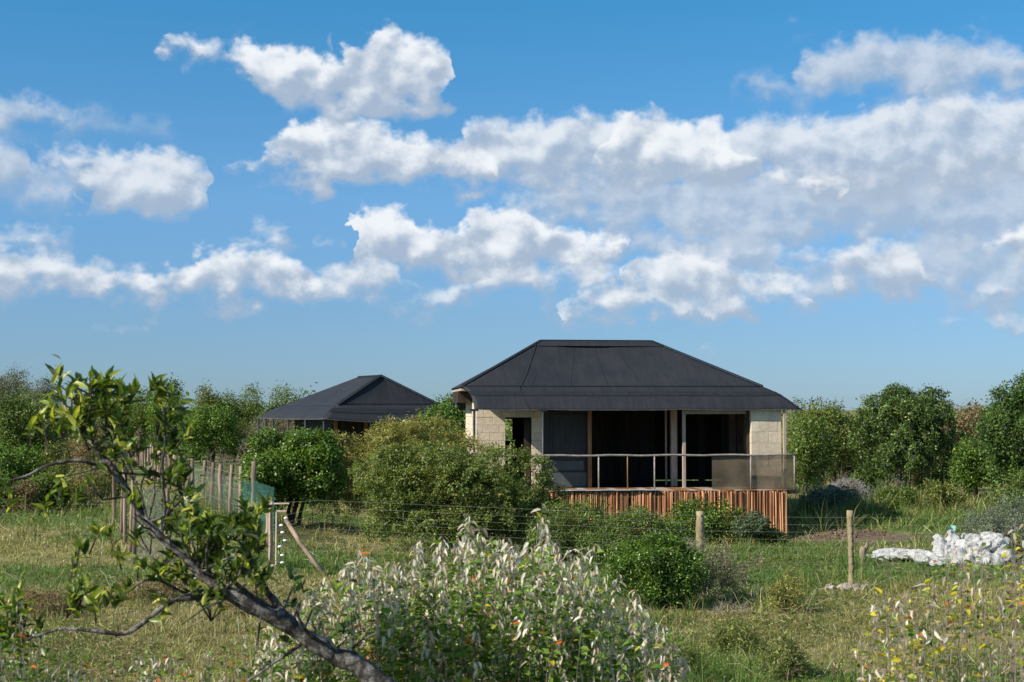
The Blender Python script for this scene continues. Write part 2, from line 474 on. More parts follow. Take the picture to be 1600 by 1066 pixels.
# ------------------------------------------------------------------ ground
def sig(t): return 1 / (1 + np.exp(-t))
def gh(x, y):
    """ground height"""
    x = np.asarray(x, float); y = np.asarray(y, float)
    z = .42 * sig((-x - 5.4) / .9) * sig((y - 16) / 4) * (1 - .6 * sig((y - 52) / 5))
    z = z - .68 * np.exp(-((x - 6) / 7.5) ** 2 - ((y - 46) / 6.5) ** 2)
    z = z + .45 * np.exp(-((x - 13.5) / 5) ** 2 - ((y - 54) / 7) ** 2)
    z = z + .16 * (fbm(x * .16 + 40, y * .16 + 11, 3) - .5) + .5 * (fbm(x * .02, y * .02 + 3, 2) - .5) * sig((y - 75) / 10)
    z = z + .05 * (fbm(x * 1.1, y * 1.1, 3) - .5)
    return z
def g1(x, y): return float(gh(x, y))
def ground_at(px, py):
    """where a pixel's line of sight meets the ground"""
    d = ray(px, py); lo, hi = 2.0, 600.0
    for _ in range(60):
        mid = (lo + hi) / 2; p = at(px, py, mid)
        if p.z > g1(p.x, mid): lo = mid
        else: hi = mid
    p = at(px, py, lo); p.z = g1(p.x, lo)
    return p

def green_amount(x, y):
    """0 = straw, 1 = lush green"""
    n = fbm(x * .22 + 9, y * .22 + 4, 4)
    lush = np.exp(-((x - 6.3) / 4.2) ** 2 - ((y - 33.0) / 4.5) ** 2)
    lush2 = .6 * np.exp(-((x + 7.5) / 6) ** 2 - ((y - 41) / 6) ** 2)
    return np.clip((n - .48) * 3.2 + .36 + .85 * lush + lush2 * .35, 0, 1)

def ground_material():
    m, nb, p = material('savanna_ground', .95, .1)
    a = nb.new('ShaderNodeAttribute'); a.attribute_name = 'Col'
    sp = nb.new('ShaderNodeSeparateColor'); nb.put(sp.inputs[0], a.outputs['Color'])
    co = objco(nb)
    n = nb.noise(co, 2.2, 8, .7)
    n2 = nb.noise(co, 9, 6, .7)
    straw = nb.mix(nb.ss(n2, .3, .7), (.155, .135, .052, 1), (.32, .285, .12, 1))
    green = nb.mix(nb.ss(n2, .3, .7), (.06, .10, .024, 1), (.12, .175, .045, 1))
    soil = nb.mix(nb.ss(n2, .3, .7), (.11, .080, .055, 1), (.20, .155, .11, 1))
    c = nb.mix(nb.ss(nb.m('MULTIPLY_ADD', nb.m('SUBTRACT', n, .5), .9, sp.outputs[0]), .25, .75), straw, green)
    c = nb.mix(nb.ss(nb.m('MULTIPLY_ADD', nb.m('SUBTRACT', n, .5), .8, sp.outputs[1]), .45, .65), c, soil)
    nb.put(p.inputs['Base Color'], c)
    bump(nb, p, nb.m('ADD', n, nb.m('MULTIPLY', n2, .4)), .8, .12)
    return m

def bare_amount(x, y):
    b = .9 * np.exp(-((x - 11.0) / 3.2) ** 2 - ((y - 43.0) / 2.6) ** 2)
    b = b + .5 * np.exp(-((x - 7.2) / 2.0) ** 2 - ((y - 21.5) / 2.5) ** 2)
    return np.clip(b + .35 * (fbm(x * .4 + 2, y * .4 + 8, 3) - .55), 0, 1)

yy = np.concatenate([np.linspace(-40, 8, 20), np.arange(9, 62, .4), np.geomspace(62, 9000, 110)])
tt = np.linspace(-1, 1, 201); tt = np.sign(tt) * (np.abs(tt) * .65 + .35 * np.abs(tt) ** 3)
xw = np.maximum(18, np.abs(yy) * .75 + 6)
GX = xw[:, None] * tt[None, :]; GY = np.repeat(yy[:, None], len(tt), 1)
GZ = gh(GX, GY)
nr, nc = GX.shape
ii = (np.arange(nr - 1)[:, None] * nc + np.arange(nc - 1)[None, :]).ravel()
gf = np.stack([ii, ii + 1, ii + nc + 1, ii + nc], 1)
gcol = np.stack([green_amount(GX, GY).ravel(), bare_amount(GX, GY).ravel(), np.zeros(GX.size)], 1)
ground = link('ground', np_mesh('ground', np.stack([GX, GY, GZ], -1).reshape(-1, 3), gf, gcol, True), ground_material())
tag(ground, 'dry savanna ground of straw and green grass patches', 'ground', kind='structure')

# ------------------------------------------------------------------ the two canvas-roofed lodges
def sheet(mb, p00, p10, p11, p01, nu, nv, sag=0.0, wob=0.0):
    p00, p10, p11, p01 = map(V, (p00, p10, p11, p01))
    nrm = (p10 - p00).cross(p01 - p00)
    nrm = nrm.normalized() if nrm.length > 1e-6 else V((0, 0, 1))
    if nrm.z < 0: nrm = -nrm
    s0 = random.random() * 50
    def fn(u, v):
        p = p00.lerp(p10, u).lerp(p01.lerp(p11, u), v)
        k = 16 * u * (1 - u) * v * (1 - v)
        w = wob * (float(vnoise(u * 9 + s0, v * 3 + s0)) - .5) * min(1, 6 * u, 6 * (1 - u)) * (1 if v < .98 else .3)
        return p + nrm * (w - sag * min(1, k))
    mb.grid(fn, nu, nv)

def strip(a, b, w, up, n=12, lift=.012, sagfn=None):
    """a flat seam tape from a to b"""
    a, b, up = V(a), V(b), V(up).normalized()
    d = (b - a).normalized(); s = d.cross(up).normalized() * (w / 2)
    mb = MB()
    mb.grid(lambda u, v: a.lerp(b, u) + s * (2 * v - 1) + up * lift, n, 1)
    return mb

# ---- main lodge: local frame with x along the front, y into the depth, z up from the ground
LX0, LY0, LTH = at(740, 640, 44.0).x, 44.0, math.radians(6.0)
LBZ = -.62
LC, LS = math.cos(LTH), math.sin(LTH)
lodge = empty('safari_lodge', (LX0, LY0, LBZ), LTH,
              'stone and canvas lodge with charcoal hipped canvas roof, railed verandah and stick-clad deck', 'lodge')
def lx(px, y=0.0):
    k = (px - 800) / FPX
    return (k * (LY0 + y * LC) - LX0 + y * LS) / (LC - k * LS)
def lz(px, py, y=0.0):
    x = lx(px, y); D = LY0 + x * LS + y * LC
    return at(px, py, D).z - LBZ
DECK = 1.1 - LBZ                      # deck level above the base

zr = lz(930, 533, 3.6); zc = lz(960, 604, .9); ze = lz(960, 640, 0)
xa, xb = lx(845, 3.6), lx(1018, 3.6)
RL, RR = V((xa, 3.6, zr)), V((xb, 3.6, zr))
xl, xr = -.30, lx(1192, .9)
CL, CR, CRb, CLb = V((xl, .9, zc)), V((xr, .9, zc)), V((xr, 6.3, zc)), V((xl, 6.3, zc))
xe = lx(1248, .3)
LL, LR, LRb, LLb = V((.02, 0, ze)), V((xe, 0, ze)), V((xe, 7.2, ze)), V((.02, 7.2, ze))
mb = MB()
sheet(mb, CL, CR, RR, RL, 40, 14, .10, .03)
sheet(mb, CR, CRb, RR, RR, 16, 14, .10, .02)
sheet(mb, CRb, CLb, RL, RR, 30, 12, .10, .02)
sheet(mb, CLb, CL, RL, RL, 16, 14, .06, .02)
roof = mb.build('roof', CANVAS, lodge, True)
md = roof.modifiers.new('cloth', 'SOLIDIFY'); md.thickness = .02; md.offset = -1
# verandah fly: drops from the crease to a gently scalloped hem
posts_x = [lx(740), lx(848), lx(1070), lx(1224)]
def hem(x):
    d = min(abs(x - p) for p in posts_x)
    return -.03 * math.sin(min(1, d / 1.1) * math.pi / 2) + .01
def flyfn(u, v):
    top = CL.lerp(CR, u); bot = LL.lerp(LR, u)
    p = bot.lerp(top, v)
    bulge = math.sin(v * math.pi) * .07
    p.y -= bulge * .5; p.z += bulge
    p.z += (1 - v) * -hem(p.x) * -1.0
    p.y += .015 * (float(vnoise(p.x * 2.3, v * 4 + 7)) - .5)
    if u < .03: p.x += (1 - v) * v * .35
    return p
mb = MB(); mb.grid(flyfn, 60, 10)
def flyside(u, v):
    top = CR.lerp(CRb, u); bot = LR.lerp(LRb, u); p = bot.lerp(top, v); p.z += math.sin(v * math.pi) * .06
    return p
mb.grid(flyside, 16, 8)
def flyback(u, v):
    top = CRb.lerp(CLb, u); bot = LRb.lerp(LLb, u); p = bot.lerp(top, v); p.z += math.sin(v * math.pi) * .06
    return p
mb.grid(flyback, 24, 6)
fly = mb.build('verandah_fly', CANVAS, lodge, True)
md = fly.modifiers.new('cloth', 'SOLIDIFY'); md.thickness = .015; md.offset = -1
# hem, crease and hip seams
mb = MB(); hp = [flyfn(i / 60, 0) for i in range(61)]
mb.tube(hp, .009, 5); mb.build('hem', HEM, fly)
mb = MB(); mb.tube([p + V((0, -.012, .012)) for p in [CL.lerp(CR, i / 30) for i in range(31)]], .010, 5); mb.build('seam', SEAM, roof)
def band_strip(v0, v1):
    m = MB()
    m.grid(lambda u, v: flyfn(u, v0 + (v1 - v0) * v) + V((0, -.008, .010)), 60, 1)
    return m
band_strip(.50, .70).build('reinforcing_band', SEAM, fly)
up_f = (CR - CL).cross(RL - CL).normalized()
for a, b, w in ((RL, CL, .10), (RR, CR, .10)):
    strip(a, b, w, up_f + V((0, 0, .2)), lift=.03).build('seam', SEAM, roof)
mb = MB(); mb.tube([RL.lerp(RR, i / 12) + V((0, 0, .012)) for i in range(13)], .03, 6); mb.build('ridge_cap', SEAM, roof)
def ridgeflap(u, v):
    a = RL.lerp(RR, u); b = CL.lerp(CR, u)
    p = a.lerp(b, v * .125); return p + up_f * .014
mb = MB(); mb.grid(ridgeflap, 20, 2); fl = mb.build('ridge_flap', CANVAS, roof)
# a few stitched canvas joints running down the slope and a slack cord
for t in (.115, .30, .47, .64, .81):
    a, b = RL.lerp(RR, t * 1.0), CL.lerp(CR, .14 + t * .72)
    mb = MB(); mb.tube([a.lerp(b, k / 10) + up_f * (.012 - .10 * min(1, 4 * (k / 10) * (1 - k / 10)) * .85) for k in range(11)], .0035, 4)
    mb.build('stitched_joint', CANVAS, roof)
c0 = RL.lerp(CL, .06) + up_f * .04
mb = MB(); mb.tube([c0, at(0, 0, 1) * 0 + RL.lerp(CL.lerp(CR, .17), .45) + up_f * .03, CL.lerp(CR, .185) + up_f * .06, LL.lerp(LR, .17).lerp(CL.lerp(CR, .17), .5) + V((0, -.06, .05)), LL.lerp(LR, .165) + V((0, -.03, 0))], .010, 4)
mb.build('cord', SEAM, roof)
# open left end: eave plank, boxed soffit
mb = MB(); mb.box(xl + .02, .24, 1.5, 6.25, zc - .13, zc - .06); mb.build('eave_plank', PALE_TIMBER, lodge)
mb = MB(); mb.box(xl + .03, .22, 3.2, 6.2, zc - .50, zc - .135); mb.build('soffit', DARKW, lodge)

# block walls
WY = 1.6
def block_wall(name, u0, u1, z0, z1, place, holes=(), th=.2, ch=.245, bl=.50, mat=STONE):
    """a wall of sawn blocks, each a child object; place(u, z, w, h) gives a matrix for a unit block"""
    base = MB()
    wall = None
    blocks = []
    rows = int(round((z1 - z0) / ch)); ch = (z1 - z0) / rows
    for r in range(rows):
        a = z0 + r * ch
        cuts = [u0]; u = u0 + (bl * (.45 if r % 2 else 1.0)) * random.uniform(.85, 1.15)
        while u < u1 - .1: cuts.append(u); u += bl * random.uniform(.85, 1.2)
        cuts.append(u1)
        for h in holes:
            if a + ch * .5 < h[3] and a + ch * .5 > h[2]:
                cuts += [h[0], h[1]]
        cuts = sorted(c for c in cuts if u0 <= c <= u1)
        for c0_, c1_ in zip(cuts, cuts[1:]):
            if c1_ - c0_ < .03: continue
            mid = (c0_ + c1_) / 2
            if any(h[0] <= mid <= h[1] and h[2] < a + ch / 2 < h[3] for h in holes): continue
            blocks.append((c0_, c1_, a, a + ch))
    return blocks

unit = MB().box(-.5, .5, -.5, .5, -.5, .5)
um = unit.mesh('stone_block'); 
bmx = bmesh.new(); bmx.from_mesh(um); bmesh.ops.bevel(bmx, geom=bmx.edges[:], offset=.02, segments=1, affect='EDGES'); bmx.to_mesh(um); bmx.free()
um.materials.append(STONE)
def lay_blocks(parent, blocks, axis, pos, th):
    for (a, b, z0, z1) in blocks:
        o = bpy.data.objects.new('stone_block', um); COL.objects.link(o); o.parent = parent
        g = .006; off = random.uniform(-.006, .006)
        if axis == 'x':
            o.location = ((a + b) / 2, pos + off, (z0 + z1) / 2); o.scale = (b - a - g, th, z1 - z0 - g)
        else:
            o.location = (pos + off, (a + b) / 2, (z0 + z1) / 2); o.scale = (th, b - a - g, z1 - z0 - g)

x0, x1 = .20, lx(846, WY)
dx0, dx1, dz1 = lx(789, WY), lx(830, WY), lz(810, 653, WY)
ztop = zc + .02
fw = MB()
fw.box(x0 + .03, dx0 - .012, WY - .07, WY + .07, DECK, ztop - .02); fw.box(dx1 + .012, x1 - .03, WY - .07, WY + .07, DECK, ztop - .02); fw.box(dx0 - .011, dx1 + .011, WY - .07, WY + .07, dz1 + .012, ztop - .02)
front_wall = fw.build('front_wall', MORTAR, lodge)
lay_blocks(front_wall, block_wall('w', x0, x1, DECK, ztop, None, [(dx0, dx1, DECK - 1, dz1)]), 'x', WY, .2)
sw = MB(); sw.box(x0 + .03, x0 + .17, WY + .12, 6.1, DECK - 1.6, ztop - .02)
side_wall = sw.build('side_wall', MORTAR, lodge)
lay_blocks(side_wall, block_wall('w', WY + .105, 6.15, DECK, ztop, None), 'y', x0 + .10, .2)
# right-hand block wall and its corner
rx0, rx1 = lx(1172, .25), lx(1219, .25)
rtop = ze + .0
rw = MB(); rw.box(rx0 + .02, rx1 - .02, .20, .34, DECK, rtop - .02)
right_wall = rw.build('right_wall', MORTAR, lodge)
lay_blocks(right_wall, block_wall('w', rx0, rx1, DECK, rtop, None, ch=.36, bl=.62), 'x', .27, .2)
sw = MB(); sw.box(rx1 - .17, rx1 - .03, .42, 6.1, DECK - 1.6, rtop - .02)
side2 = sw.build('side_wall', MORTAR, lodge)
lay_blocks(side2, block_wall('w', .39, 6.15, DECK, rtop, None, ch=.36, bl=.9), 'y', rx1 - .10, .2)
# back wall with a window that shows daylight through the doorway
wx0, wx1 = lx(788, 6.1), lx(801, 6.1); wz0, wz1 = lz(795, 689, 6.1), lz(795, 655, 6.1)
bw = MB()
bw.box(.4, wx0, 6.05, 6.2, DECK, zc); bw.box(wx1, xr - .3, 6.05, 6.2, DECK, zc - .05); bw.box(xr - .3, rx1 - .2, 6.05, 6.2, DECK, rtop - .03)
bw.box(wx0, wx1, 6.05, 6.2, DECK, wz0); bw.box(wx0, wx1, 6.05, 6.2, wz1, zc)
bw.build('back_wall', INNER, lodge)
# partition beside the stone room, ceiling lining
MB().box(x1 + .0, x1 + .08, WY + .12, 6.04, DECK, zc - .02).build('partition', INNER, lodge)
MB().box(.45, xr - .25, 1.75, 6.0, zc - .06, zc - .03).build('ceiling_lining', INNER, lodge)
MB().box(dx0 - .05, dx0, WY - .03, WY + .05, DECK, dz1 + .05).build('door_jamb', DARKW, lodge)
MB().box(dx1, dx1 + .05, WY - .03, WY + .05, DECK, dz1 + .05).build('door_jamb', DARKW, lodge)
dl = MB().box(lx(819, WY) , dx1 - .01, WY + .06, WY + .10, DECK + .02, dz1 - .03).build('door_leaf', DARKW, lodge)

# screens and posts along the verandah
GY_ = 1.5
s0, s1 = lx(851, GY_), lx(917, GY_)
sc = MB().box(s0, s1, GY_, GY_ + .03, DECK + .01, zc - .1).build('screen', SCREEN, lodge)
fa, fb = lx(862, GY_), lx(912, GY_); fz0, fz1 = lz(887, 735, GY_), lz(887, 650, GY_)
fr = MB()
fr.box(fa - .05, fa, GY_ - .03, GY_ - .002, fz0 - .05, fz1 + .05); fr.box(fb, fb + .05, GY_ - .03, GY_ - .002, fz0 - .05, fz1 + .05)
fr.box(fa, fb, GY_ - .03, GY_ - .002, fz0 - .05, fz0); fr.box(fa, fb, GY_ - .03, GY_ - .002, fz1, fz1 + .05)
fr.build('window_frame', STEEL, sc)
MB().box(fa + .004, fb - .004, GY_ - .016, GY_ - .003, fz0 + .004, fz0 + .30).build('pane_reflection', PANELG, sc)  # greenish strip across the window foot: a reflection put into the colour
MB().box(s0 + .02, s1 - .02, GY_ - .02, GY_ - .004, DECK + .02, fz0 - .07).build('lower_panel', PANELG, sc)
def vpost(px, w, y, mat, name, z0=DECK, z1=None, par=lodge):
    x = lx(px, y); MB().box(x - w / 2, x + w / 2, y - w / 2, y + w / 2, z0, z1 or zc - .08).build(name, mat, par, bevel=.006)
vpost(921, .12, 1.35, TIMBER, 'timber_post')
vpost(1052, .20, 1.9, PALE_TIMBER, 'timber_post'); vpost(1040, .06, 2.6, PALE_TIMBER, 'timber_post')
vpost(1068, .10, .55, PALE_TIMBER, 'timber_post', z1=ze + .22); vpost(1155, .22, 2.4, DARKW, 'timber_post')
vpost(1225, .09, .10, PALE_TIMBER, 'corner_post', z1=ze + .03)
vpost(1168, .08, .42, DARKW, 'timber_post', z1=ze - .02)
bx0, bx1 = lx(1070, .5), lx(1168, .5)
MB().box(bx0, bx1, .44, .54, lz(1140, 647, .5), lz(1140, 641, .5)).build('eave_beam', PALE_TIMBER, lodge)
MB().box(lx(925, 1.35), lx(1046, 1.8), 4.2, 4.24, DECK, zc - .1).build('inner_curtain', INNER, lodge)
for a, b in ((960, 968), (1000, 1012), (1090, 1101), (1126, 1138)):
    m_ = MB(); xx0, xx1 = lx(a, 3.4), lx(b, 3.4)
    m_.grid(lambda u, v: (xx0 + (xx1 - xx0) * u, 3.4 + .05 * math.sin(u * 22), DECK + (zc - .2 - DECK) * v), 24, 1)
    m_.build('curtain', SCREEN, lodge)
def steel(px, y=0.0, r=.042):
    x = lx(px, y)
    o = MB().tube([(x, y, -.2), (x, y, ze - .02)], r, 8).build('steel_post', STEEL, lodge, True)
    MB().box(x - .13, x + .13, y - .05, y + .05, ze - .05, ze + .015).build('bracket', STEEL, o)
steel(741); steel(848.5)
# deck
dk = MB().box(-.25, lx(1228, -.3), -.27, 6.1, DECK - .20, DECK - .035).build('deck', DARKW, lodge)
xd = -.25; xd1 = lx(1228, -.3)
while xd < xd1 - .05:
    w_ = min(.24, xd1 - xd)
    MB().box(xd + .006, xd + w_ - .006, -.31, 1.48, DECK - .033, DECK - random.uniform(.0, .006)).build('deck_plank', PALE_TIMBER if random.random() < .4 else TIMBER, dk)
    xd += .24
k0 = lx(868, -.36)
for i in range(7):
    a = k0 + i * .46
    MB().box(a, a + .47, -.42, -.05 + .02 * (i % 2), DECK + .004 + .006 * (i % 2), DECK + .010 + .006 * (i % 2)).build('zinc_sheet', ZINC, dk)
# stick cladding, each stick an object of its own
stick_meshes = []
for k in range(10):
    m_ = MB(); pts = []
    for j in range(4):
        pts.append((random.uniform(-.008, .008) if 0 < j < 3 else 0, random.uniform(-.006, .006), j / 3))
    r_ = random.uniform(.021, .034)
    m_.tube([(p[0], p[1], p[2]) for p in pts], [r_ * random.uniform(.85, 1.1) for _ in range(4)], 5)
    me = m_.mesh('cladding_stick'); me.materials.append(STICK); stick_meshes.append(me)
skirt = MB().box(-.2, xd1 - .02, -.25, -.22, -.15, DECK - .21).build('skirt', DARKW, lodge)
xs = -.2; n_st = 0
while xs < xd1 and n_st < 290:
    o = bpy.data.objects.new('cladding_stick', random.choice(stick_meshes)); COL.objects.link(o); o.parent = skirt
    hgt = DECK - .03 + random.uniform(-.05, .015) + .22
    o.location = (xs, -.32 + random.uniform(-.02, .02), -.22); o.scale = (1, 1, hgt)
    o.rotation_euler = (random.uniform(-.012, .012), random.uniform(-.012, .012), random.uniform(0, 6))
    xs += random.uniform(.048, .078); n_st += 1
# railing
RZ = lz(900, 712, -.2)
ra, rb = lx(752, -.2), lx(1242, -.2)
rail = MB().tube([(ra + (rb - ra) * i / 20, -.2, RZ + .012 * math.sin(i * 1.7)) for i in range(21)], .032, 6).build('rail', RAILM, lodge, True)
for px in (760, 935, 980, 1022, 1172, 1240):
    x = lx(px, -.2)
    MB().tube([(x, -.2, DECK - .02), (x, -.2, RZ - .03)], .025 if px != 980 else .018, 6).build('baluster', RAILM if px != 980 else TIMBER, lodge, True)
# shade net hung on the right end of the railing
na, nb_ = lx(1112, -.2), lx(1242, -.2)
def netfn(u, v):
    x = na + (nb_ - na) * u
    rnd = .12 * max(0, (u - .93) / .07) ** 2 * (v > .9)
    return (x, -.16 + .03 * math.sin(u * 14) * (1 - v), DECK - .06 + (RZ - .03 - DECK + .06 - rnd) * v)
m_ = MB(); m_.grid(netfn, 40, 8); m_.build('shade_net', SHADE_NET, lodge)
MB().box(xd1 - .02, lx(1243, -.2) + .05, -.25, 1.2, DECK - .14, DECK - .02).build('deck_extension', DARKW, lodge)

# ---- second lodge, farther back
t2 = empty('small_safari_lodge', (at(505, 640, 62).x, 62.0, g1(-8.2, 62)), math.atan2(.45, .893),
           'smaller canvas-roofed lodge seen end-on beyond the round glossy bush', 'lodge')
T2Z = t2.location.z
W2, L2 = 7.0, 9.9
e2 = at(520, 655, 62).z - T2Z; c2 = at(600, 633, 63).z - T2Z; r2 = at(605, 587, 65.3).z - T2Z
ins = 1.0
A, Bp, C_, D_ = V((0, 0, e2)), V((W2, 0, e2)), V((W2, L2, e2)), V((0, L2, e2))
a_, b_, c_, d_ = V((ins, ins, c2)), V((W2 - ins, ins, c2)), V((W2 - ins, L2 - ins, c2)), V((ins, L2 - ins, c2))
N2, F2 = V((3.45, 2.0, r2)), V((3.45, 4.9, r2))
mb = MB()
sheet(mb, a_, b_, N2, N2, 20, 12, .07, .02); sheet(mb, d_, a_, N2, F2, 24, 12, .10, .02)
sheet(mb, b_, c_, F2, N2, 24, 12, .10, .02); sheet(mb, c_, d_, F2, F2, 16, 12, .07, .02)
rf2 = mb.build('roof', CANVAS, t2, True); md = rf2.modifiers.new('cloth', 'SOLIDIFY'); md.thickness = .02; md.offset = -1
mb = MB()
def drop(P, Q, p, q, n, scal):
    def fn(u, v):
        k = P.lerp(Q, u).lerp(p.lerp(q, u), v)
        k.z += math.sin(v * math.pi) * .05 - (1 - v) * scal * math.sin(u * math.pi)
        return k
    mb.grid(fn, n, 8); return fn
f1 = drop(A, Bp, a_, b_, 24, .16); f2 = drop(D_, A, d_, a_, 24, .03); drop(Bp, C_, b_, c_, 24, .05); drop(C_, D_, c_, d_, 16, .05)
fl2 = mb.build('verandah_fly', CANVAS, t2, True); md = fl2.modifiers.new('cloth', 'SOLIDIFY'); md.thickness = .015; md.offset = -1
MB().tube([f1(i / 24, 0) for i in range(25)], .016, 5).build('hem', HEM, fl2)
MB().tube([f2(i / 24, 0) for i in range(25)], .016, 5).build('hem', HEM, fl2)
mb = MB(); mb.grid(lambda u, v: f1(u, .42 + .3 * v) + V((0, -.012, .014)), 24, 1); mb.build('reinforcing_band', SEAM, fl2)
strip(N2, a_, .14, V((-.3, -1, 1.4)), lift=.04).build('seam', SEAM, rf2)
strip(N2, b_, .14, V((.3, -1, 1.4)), lift=.04).build('seam', SEAM, rf2)
MB().tube([N2.lerp(F2, i / 10) + V((0, 0, .012)) for i in range(11)], .03, 6).build('ridge_cap', SEAM, rf2)
for px2, yy2 in ((.05, .0), (2.2, 0), (4.6, 0), (6.9, 0), (.05, 2.5), (.05, 5.0), (.05, 7.4), (.05, 8.6), (.05, 9.8), (2.0, 9.8)):
    MB().tube([(px2, yy2 + .05, -.1), (px2, yy2 + .05, e2 - (.1 if yy2 == 0 else 0))], .045, 8).build('steel_post', STEEL, t2, True)
# inner room: dark screens between timber posts
iz = c2 - .06
MB().box(1.2, W2 - 1.2, 1.6, 1.66, .9, iz).build('front_screen', INNER, t2)
MB().box(1.0, 1.06, 1.7, 7.0, .9, iz).build('side_screen', SCREEN, t2)
MB().box(1.2, W2 - 1.2, 7.0, 7.06, .9, iz).build('back_screen', INNER, t2)
MB().box(W2 - 1.1, W2 - 1.04, 1.7, 7.0, .9, iz).build('side_screen', SCREEN, t2)
MB().box(0, W2, .0, L2, .7, .86).build('deck', DARKW, t2)
MB().box(.1, W2 - .1, .1, L2 - .1, -.2, .69).build('deck_base', DARKW, t2)
for x_ in (1.12, 2.55, 3.55, 4.7, 5.8):
    MB().box(x_ - .07, x_ + .07, 1.46, 1.58, .87, iz).build('timber_post', TIMBER, t2)
MB().box(2.65, 3.45, 1.52, 1.57, .9, iz - .1).build('grey_screen', SCREEN, t2)

# ------------------------------------------------------------------ vegetation
FOL = 1.42                              # overall leaf reflectance
def unitv(a): return a / np.maximum(np.linalg.norm(a, axis=-1, keepdims=True), 1e-9)

def pick_colours(r, n, palette, jit=.22):
    w = np.array([p[0] for p in palette], float); w /= w.sum()
    c = np.array([p[1] for p in palette])[r.choice(len(palette), n, p=w)]
    return np.clip(c * FOL * (1 + jit * r.standard_normal((n, 1))) * (1 + .07 * r.standard_normal((n, 3))), .004, .9)

def leaf_quads(P, A, N, L, Wd, C, fold=.25):
    """diamond leaves: base P, axis A, face normal N"""
    n = len(P); S = np.cross(A, N)
    L = L[:, None]; Wd = Wd[:, None]
    base = P; tip = P + A * L
    mid = P + A * L * .5 + N * Wd * fold
    v = np.stack([base, mid + S * Wd * .5, tip, mid - S * Wd * .5], 1).reshape(-1, 3)
    f = np.arange(n * 4).reshape(n, 4)
    return v, f, np.repeat(C, 4, 0)

def frames(r, out, up=.35, rnd=.8, droop=0.0):
    """leaf axes and normals around an outward direction"""
    n = len(out)
    N = unitv(out * .55 + np.array([0, 0, up]) + rnd * r.standard_normal((n, 3)) * .6)
    A = r.standard_normal((n, 3)) + out * .9 + np.array([0, 0, .3 - droop])
    A = unitv(A - N * (A * N).sum(1, keepdims=True))
    return A, N

def sublobes(r, rx, ry, rz, cz, n, f=(.26, .42), flat=-.55, ragged=.16):
    """lobes budding from a main ellipsoid"""
    d = unitv(r.standard_normal((n * 3, 3))); d = d[d[:, 2] > flat][:n]
    m = len(d); s = r.uniform(*f, m)
    k = r.uniform(.56, .78, m) + np.abs(r.normal(0, ragged, m)) * .6; s = s * (1 - .35 * np.clip(k - .78, 0, 1) / .2).clip(.35, 1)
    c = d * np.array([rx, ry, rz]) * k[:, None]; c[:, 2] += cz
    R = np.stack([rx * s * 1.05, ry * s * 1.05, rz * s], 1)
    return np.concatenate([c, R], 1)

def lobe_clumps(r, lobes, n, shell=.13, fill=.18, zmin=None):
    """clump centres and outward directions on the surface of a union of lobes"""
    w = (lobes[:, 3] * lobes[:, 5]); w = w / w.sum()
    out_p, out_d = [], []
    tot = 0
    while tot < n:
        k = r.choice(len(lobes), n, p=w)
        d = unitv(r.standard_normal((n, 3)) + np.array([0, 0, .25]))
        rad = 1 - np.abs(r.standard_normal(n)) * shell
        isf = r.random(n) < fill
        rad = np.where(isf, r.random(n) ** .5 * .8, rad)
        p = lobes[k, :3] + d * lobes[k, 3:] * rad[:, None]
        inside = np.zeros(n, bool)
        for L in lobes:
            q = (p - L[:3]) / L[3:]
            inside |= (q * q).sum(1) < .55
        keep = ~inside | isf
        if zmin is not None: keep &= p[:, 2] > zmin
        out_p.append(p[keep]); out_d.append(d[keep]); tot += keep.sum()
    return np.concatenate(out_p)[:n], np.concatenate(out_d)[:n]

def crown_mesh(name, r, lobes, nclump, k, sigma, L, Wd, palette, up=.35, droop=0.0, fill=.18, zmin=None, tone=.28, mat=None, spray=None):
    nclump = int(nclump * .82); L *= 1.07; Wd *= 1.07     # keep the triangle count in bounds
    P, D = lobe_clumps(r, lobes, nclump, fill=fill, zmin=zmin)
    ct = 1 + tone * r.standard_normal(nclump)           # clumps differ a little in tone
    idx = np.repeat(np.arange(nclump), k)
    n = len(idx)
    off = r.standard_normal((n, 3)) * sigma
    if spray is not None:                                # twigs reaching out of the crown
        t = r.random(n)[:, None] ** 1.3
        off = off * .6 + (D[idx] + np.array([0, 0, .25])) * t * spray * r.uniform(.3, 1, nclump)[idx][:, None]
    pts = P[idx] + off
    A, N = frames(r, D[idx], up, .9, droop)
    C = np.clip(pick_colours(r, n, palette) * np.clip(ct[idx], .5, 1.7)[:, None], .004, .9)
    ln = L * r.uniform(.65, 1.3, n); wd = Wd * r.uniform(.7, 1.25, n)
    v, f, c = leaf_quads(pts, A, N, ln, wd, C)
    me = np_mesh(name, v, f, c); me.materials.append(mat or LEAF)
    return me

def wobble(a, b, n, amp):
    a, b = V(a), V(b); out = []
    for i in range(n + 1):
        t = i / n; p = a.lerp(b, t)
        if 0 < i < n: p += V((random.gauss(0, amp), random.gauss(0, amp), random.gauss(0, amp * .6)))
        out.append(p)
    return out

def trunk_mesh(lobes, base_r, height, stems=3, spread=.25):
    mb = MB(); ls = [V(l[:3]) for l in lobes]
    for s in range(stems):
        a = random.uniform(0, 6.28); b = V((math.cos(a) * spread * .5, math.sin(a) * spread * .5, -.15))
        tgt = random.choice(ls)
        fork = V((b.x + (tgt.x - b.x) * .35, b.y + (tgt.y - b.y) * .35, height * random.uniform(.35, .5)))
        mb.tube(wobble(b, fork, 5, base_r * .5), [base_r * (1 - .09 * i) for i in range(6)], 7)
        for q in random.sample(ls, min(len(ls), 4)):
            mb.tube(wobble(fork, q, 4, base_r * .9), [base_r * .5 * (1 - .18 * i) for i in range(5)], 5)
    return mb

